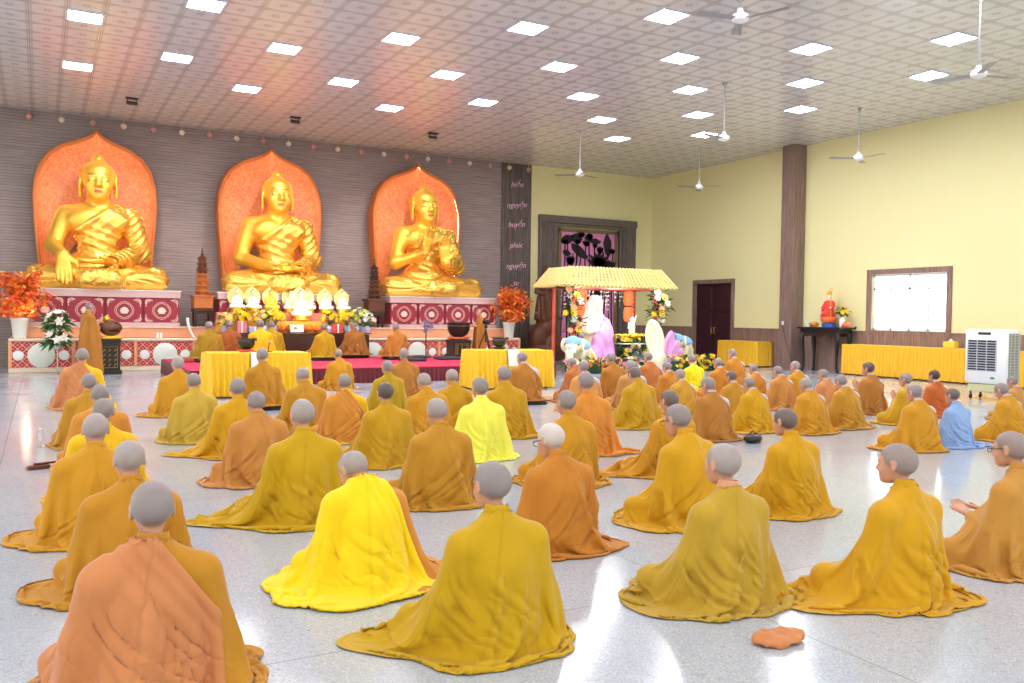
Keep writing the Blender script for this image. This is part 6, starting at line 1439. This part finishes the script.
# two standing figures
def standing(label, x, y, z, yaw, s, robe, reach, hair='grey'):
    D, X = [], []
    for a in (1,-1):
        D += [cap((a*.09,0,.9), (a*.1,.01,.5), .085, .06, k=.04), cap((a*.1,.01,.5), (a*.1,-.01,.08), .056, .04, k=.03)]; X.append(ell((a*.1,.06,.035), (.045,.12,.035), k=.03))
    D += [ell((0,0,.98), (.16,.12,.14), k=.06), cap((0,0,1.05), (0,-.01,1.2), .13, .13, k=.08), ell((0,-.01,1.3), (.168,.112,.165), k=.08)]
    for a in (1,-1):
        D.append(cap((a*.02,-.01,1.475), (a*.16,-.015,1.4), .05, .052, k=.06)); sh = np.array([a*.188,-.01,1.375]); el = np.array([a*.23,.08,1.12]); wr = np.array([a*.09,.36 if reach else .3,1.22 if reach else 1.16])
        D += [cap(sh, el, .064, .05, k=.05), cap(el, wr, .05, .034, k=.04)]; X += hand_prims(wr, (-a*.3,.9,.2), (a*.8,.1,.6), a, .8)
    t_ = np.array([0,.02,.9]); M = rotx(-.2); o = np.array([0,.01,1.56]); H = move(move(head_prims(), np.eye(3), (0,0,0), t_), M, o); D.append(cap((0,-.01,1.485), (0,.02,1.6), .056, .05, k=.03))
    F, L0 = field(D+X+H, (-.4,-.3,-.02), (.4,.65,1.85), .011); V, Q = surface_nets(F, L0, .011); me = np_mesh('body', V, Q); p = (V-o)@M+o-t_-HEAD_C
    put_attr(me, 'hair', sstep(-.006,.012,p[:,2]*.75-p[:,1]*.62+.022)*(p[:,2] > -.08)*(np.abs(p[:,0]) < .0775)); put_attr(me, 'brow', np.zeros(len(V))); put_attr(me, 'lips', np.zeros(len(V)))
    F, L0 = field(D, (-.7,-.6,-.06), (.7,.9,1.7), .025); sdf = Grid3(F, L0, .025); R, N = 84, 96
    prof = np.array([(0,1.525,.062,.066,-.002),(.05,1.505,.08,.08,0),(.1,1.46,.17,.12,0),(.16,1.4,.25,.16,.02),(.3,1.2,.3,.26,.08),(.4,1.05,.31,.29,.09),(.7,.5,.3,.28,.05),(1,.05,.34,.3,.04)]); s_ = np.linspace(0,1,R); z_, rx, ry, cy = (np.interp(s_, prof[:,0], prof[:,i]) for i in range(1,5)); th = np.arange(N)/N*2*PI
    P = np.stack([np.sin(th)[None]*rx[:,None], cy[:,None]+np.cos(th)[None]*ry[:,None], z_[:,None]+0*th[None]], -1); rh = np.linalg.norm(np.roll(P,-1,1)-P, axis=-1)*(1+.1*sstep(.2,.5,s_))[:,None]; rv = np.linalg.norm(P[1:]-P[:-1], axis=-1); pin = np.zeros((R,N), bool); pin[:2] = True
    P = drape(P, rh, rv, sdf, pin, steps=200); rm = np_mesh('robe', P.reshape(-1,3), grid_quads(R,N)); at = rm.attributes.new('panel', 'FLOAT_VECTOR', 'POINT'); at.data.foreach_set('vector', np.full(R*N*3, .02, np.float32))
    t = thing('person', (x,y,z), label, 'person', yaw, s=s); link('body', me, skin(hair), t); link('robe', rm, cloth(robe), t)
    rows = [[(r1*math.sin(a), -.004+r2*math.cos(a), zz-.05*max(0,math.cos(a))**1.5) for a in np.linspace(0,2*PI,25)[:-1]] for zz, r1, r2 in ((1.49,.088,.084),(1.52,.068,.07),(1.56,.058,.06),(1.555,.054,.056))]; MB().strip(rows, True).build('collar', cloth(robe), t, smooth=True)
    return t
standing('standing person in ochre robe holding a golden round object at the wooden fish drum', 1.0, 22.9, 0, -PI/2+.5, .98, 'brown', True)
standing('standing person in tan-brown robe with joined hands beside the large bell bowl', 10.78, 21.55, PH, PI/2-.25, .78, 'brown', False)
t = thing('golden_bell', (1.42,23.16,1.3), 'golden round object held up by the standing person at the drum', 'bell'); MB().lathe([(.001,-.05),(.06,-.04),(.085,.02),(.07,.08),(.03,.11),(.001,.12)], n=18).build('bell_body', M_GOLDP, t, smooth=True); MB().tube([(-.12,-.02,-.06),(0,0,.0)], .012).build('handle', M_GOLDP, t)

# ------------------------------------------------------------------ light, sky, camera
def area(name, loc, rot, sx, sy, e, col=(1,1,1)):
    l = bpy.data.lights.new(name, 'AREA'); l.shape = 'RECTANGLE'; l.size, l.size_y, l.energy, l.color = sx, sy, e, col; o = bpy.data.objects.new(name, l); C.objects.link(o); o.location = loc; o.rotation_euler = rot; return o
for i in range(-6,8):                                     # the ceiling panels out of sight, over and behind the camera
    for j in range(-12,5):
        if (i+j) % 2 == 0 and (i,j) not in seen and LY+LA*j > FY+1 and LX+LA*i > LWX+1 and LX+LA*i < 17.5: area('ceiling_lamp', (LX+LA*i,LY+LA*j,HC-.03), (0,0,0), .55, .55, E_PANEL, (.97,.97,1.))
for y in (-6,-1,4,9,14,19): area('window_daylight', (LWX+.05,y+1.3,2.05), (0,-PI/2,0), 2.3, 2.6, E_WIN*1.2, (.95,.97,1.))
for a, b in ((-4,-1),(3,9),(13,16)): area('door_daylight', ((a+b)/2,FY+.1,1.7), (PI/2,0,0), b-a, 3.4, E_WIN*(b-a)/3, (.97,.98,1.))
area('window_daylight', (RX-.04,(WY0+WY1)/2,2.04), (0,PI/2,0), 1.5, 2.3, E_WIN*.5, (.93,.96,1.))
for y0, y1, z0, z1 in side_windows: area('window_daylight', (RX-.04,(y0+y1)/2,2.1), (0,PI/2,0), 1.8, 2.4, E_WIN*.8, (.95,.97,1.))
for x, y in ((2.03,23.66),(6.1,23.56),(10.12,23.44)):
    l = bpy.data.lights.new('statue_spot', 'SPOT'); l.energy = E_SPOT; l.spot_size = 1.5; l.spot_blend = .7; l.shadow_soft_size = .12; l.color = (1,.93,.8); o = bpy.data.objects.new('statue_spot', l); C.objects.link(o); o.location = (x,y-.05,HC-.24); d = Vector((x+(-.5 if x < 5 else 0),25.3,3.6))-o.location; o.rotation_euler = d.to_track_quat('-Z','Y').to_euler()
l = bpy.data.lights.new('altar_fill', 'POINT'); l.energy = 34; l.shadow_soft_size = .15; l.color = (1,.9,.7); o = bpy.data.objects.new('altar_fill', l); C.objects.link(o); o.location = (6.3,23.1,1.9)  # added point light without a fixture, brightens the altar's white statue and flowers
l = bpy.data.lights.new('pot_lamp', 'POINT'); l.energy = 7; l.shadow_soft_size = .06; l.color = (1,.85,.55); o = bpy.data.objects.new('pot_lamp', l); C.objects.link(o); o.location = (-.3,23.72,1.5)
for x in (13.3,14.6,16.): area('canopy_flood', (x,20.0,2.3), (.7,0,0), .5, .15, 15, (1,.97,.92))
w = bpy.data.worlds.new('world'); bpy.context.scene.world = w; w.use_nodes = True; w.node_tree.nodes['Background'].inputs[0].default_value = (.9,.95,1,1); w.node_tree.nodes['Background'].inputs[1].default_value = .6
cam = bpy.data.cameras.new('camera'); co = bpy.data.objects.new('camera', cam); C.objects.link(co); bpy.context.scene.camera = co
cam.sensor_width = 36; cam.sensor_fit = 'HORIZONTAL'; cam.lens = 36*860.75/1024; cam.clip_end = 200
ya, pi_, ro = .501567820, .0297185385, .0128294506
Fv = Vector((math.sin(ya)*math.cos(pi_), math.cos(ya)*math.cos(pi_), -math.sin(pi_))); R0 = Vector((math.cos(ya),-math.sin(ya),0)); U0 = R0.cross(Fv); Rv = R0*math.cos(ro)+U0*math.sin(ro); Uv = -R0*math.sin(ro)+U0*math.cos(ro)
co.matrix_world = Matrix(((Rv.x,Uv.x,-Fv.x,0),(Rv.y,Uv.y,-Fv.y,0),(Rv.z,Uv.z,-Fv.z,1.53),(0,0,0,1)))
sc = bpy.context.scene; sc.view_settings.view_transform = 'Standard'; sc.view_settings.look = 'None'; sc.view_settings.gamma = 1; sc.view_settings.use_curve_mapping = False; sc.view_settings.exposure = EXPOSURE
GROUPS = dict(person='robed people in the hall', floor_cushion='dark floor cushions', buddha_statue='three golden statues', aureole='niches behind the golden statues', statue_plinth='plinths of the golden statues', buddha_statuette='statuettes on the altar',
    flower_bouquet='flower bouquets in vases', lotus_lamp='lotus lamps', offering_box='offering boxes', wooden_pagoda='wooden pagodas', potted_maple='potted orange maples', skirted_table='yellow draped tables', ceiling_fan='ceiling fans', spotlight='ceiling bracket lamps',
    flower_border='flower borders of the display', flower_garland='garlands on the canopy posts', paper_lantern='orange lanterns under the canopy', elephant_figure='elephant figures of the display', air_cooler='air coolers', instrument_stand='black instrument stands', singing_bowl='singing bowls on tables', paper_sheet='paper sheets on tables', wall_lettering='pink script words')
for o in bpy.data.objects:
    k = o.name.split('.')[0]
    if o.parent is None and k in GROUPS and not o.get('group'): o['group'] = GROUPS[k]
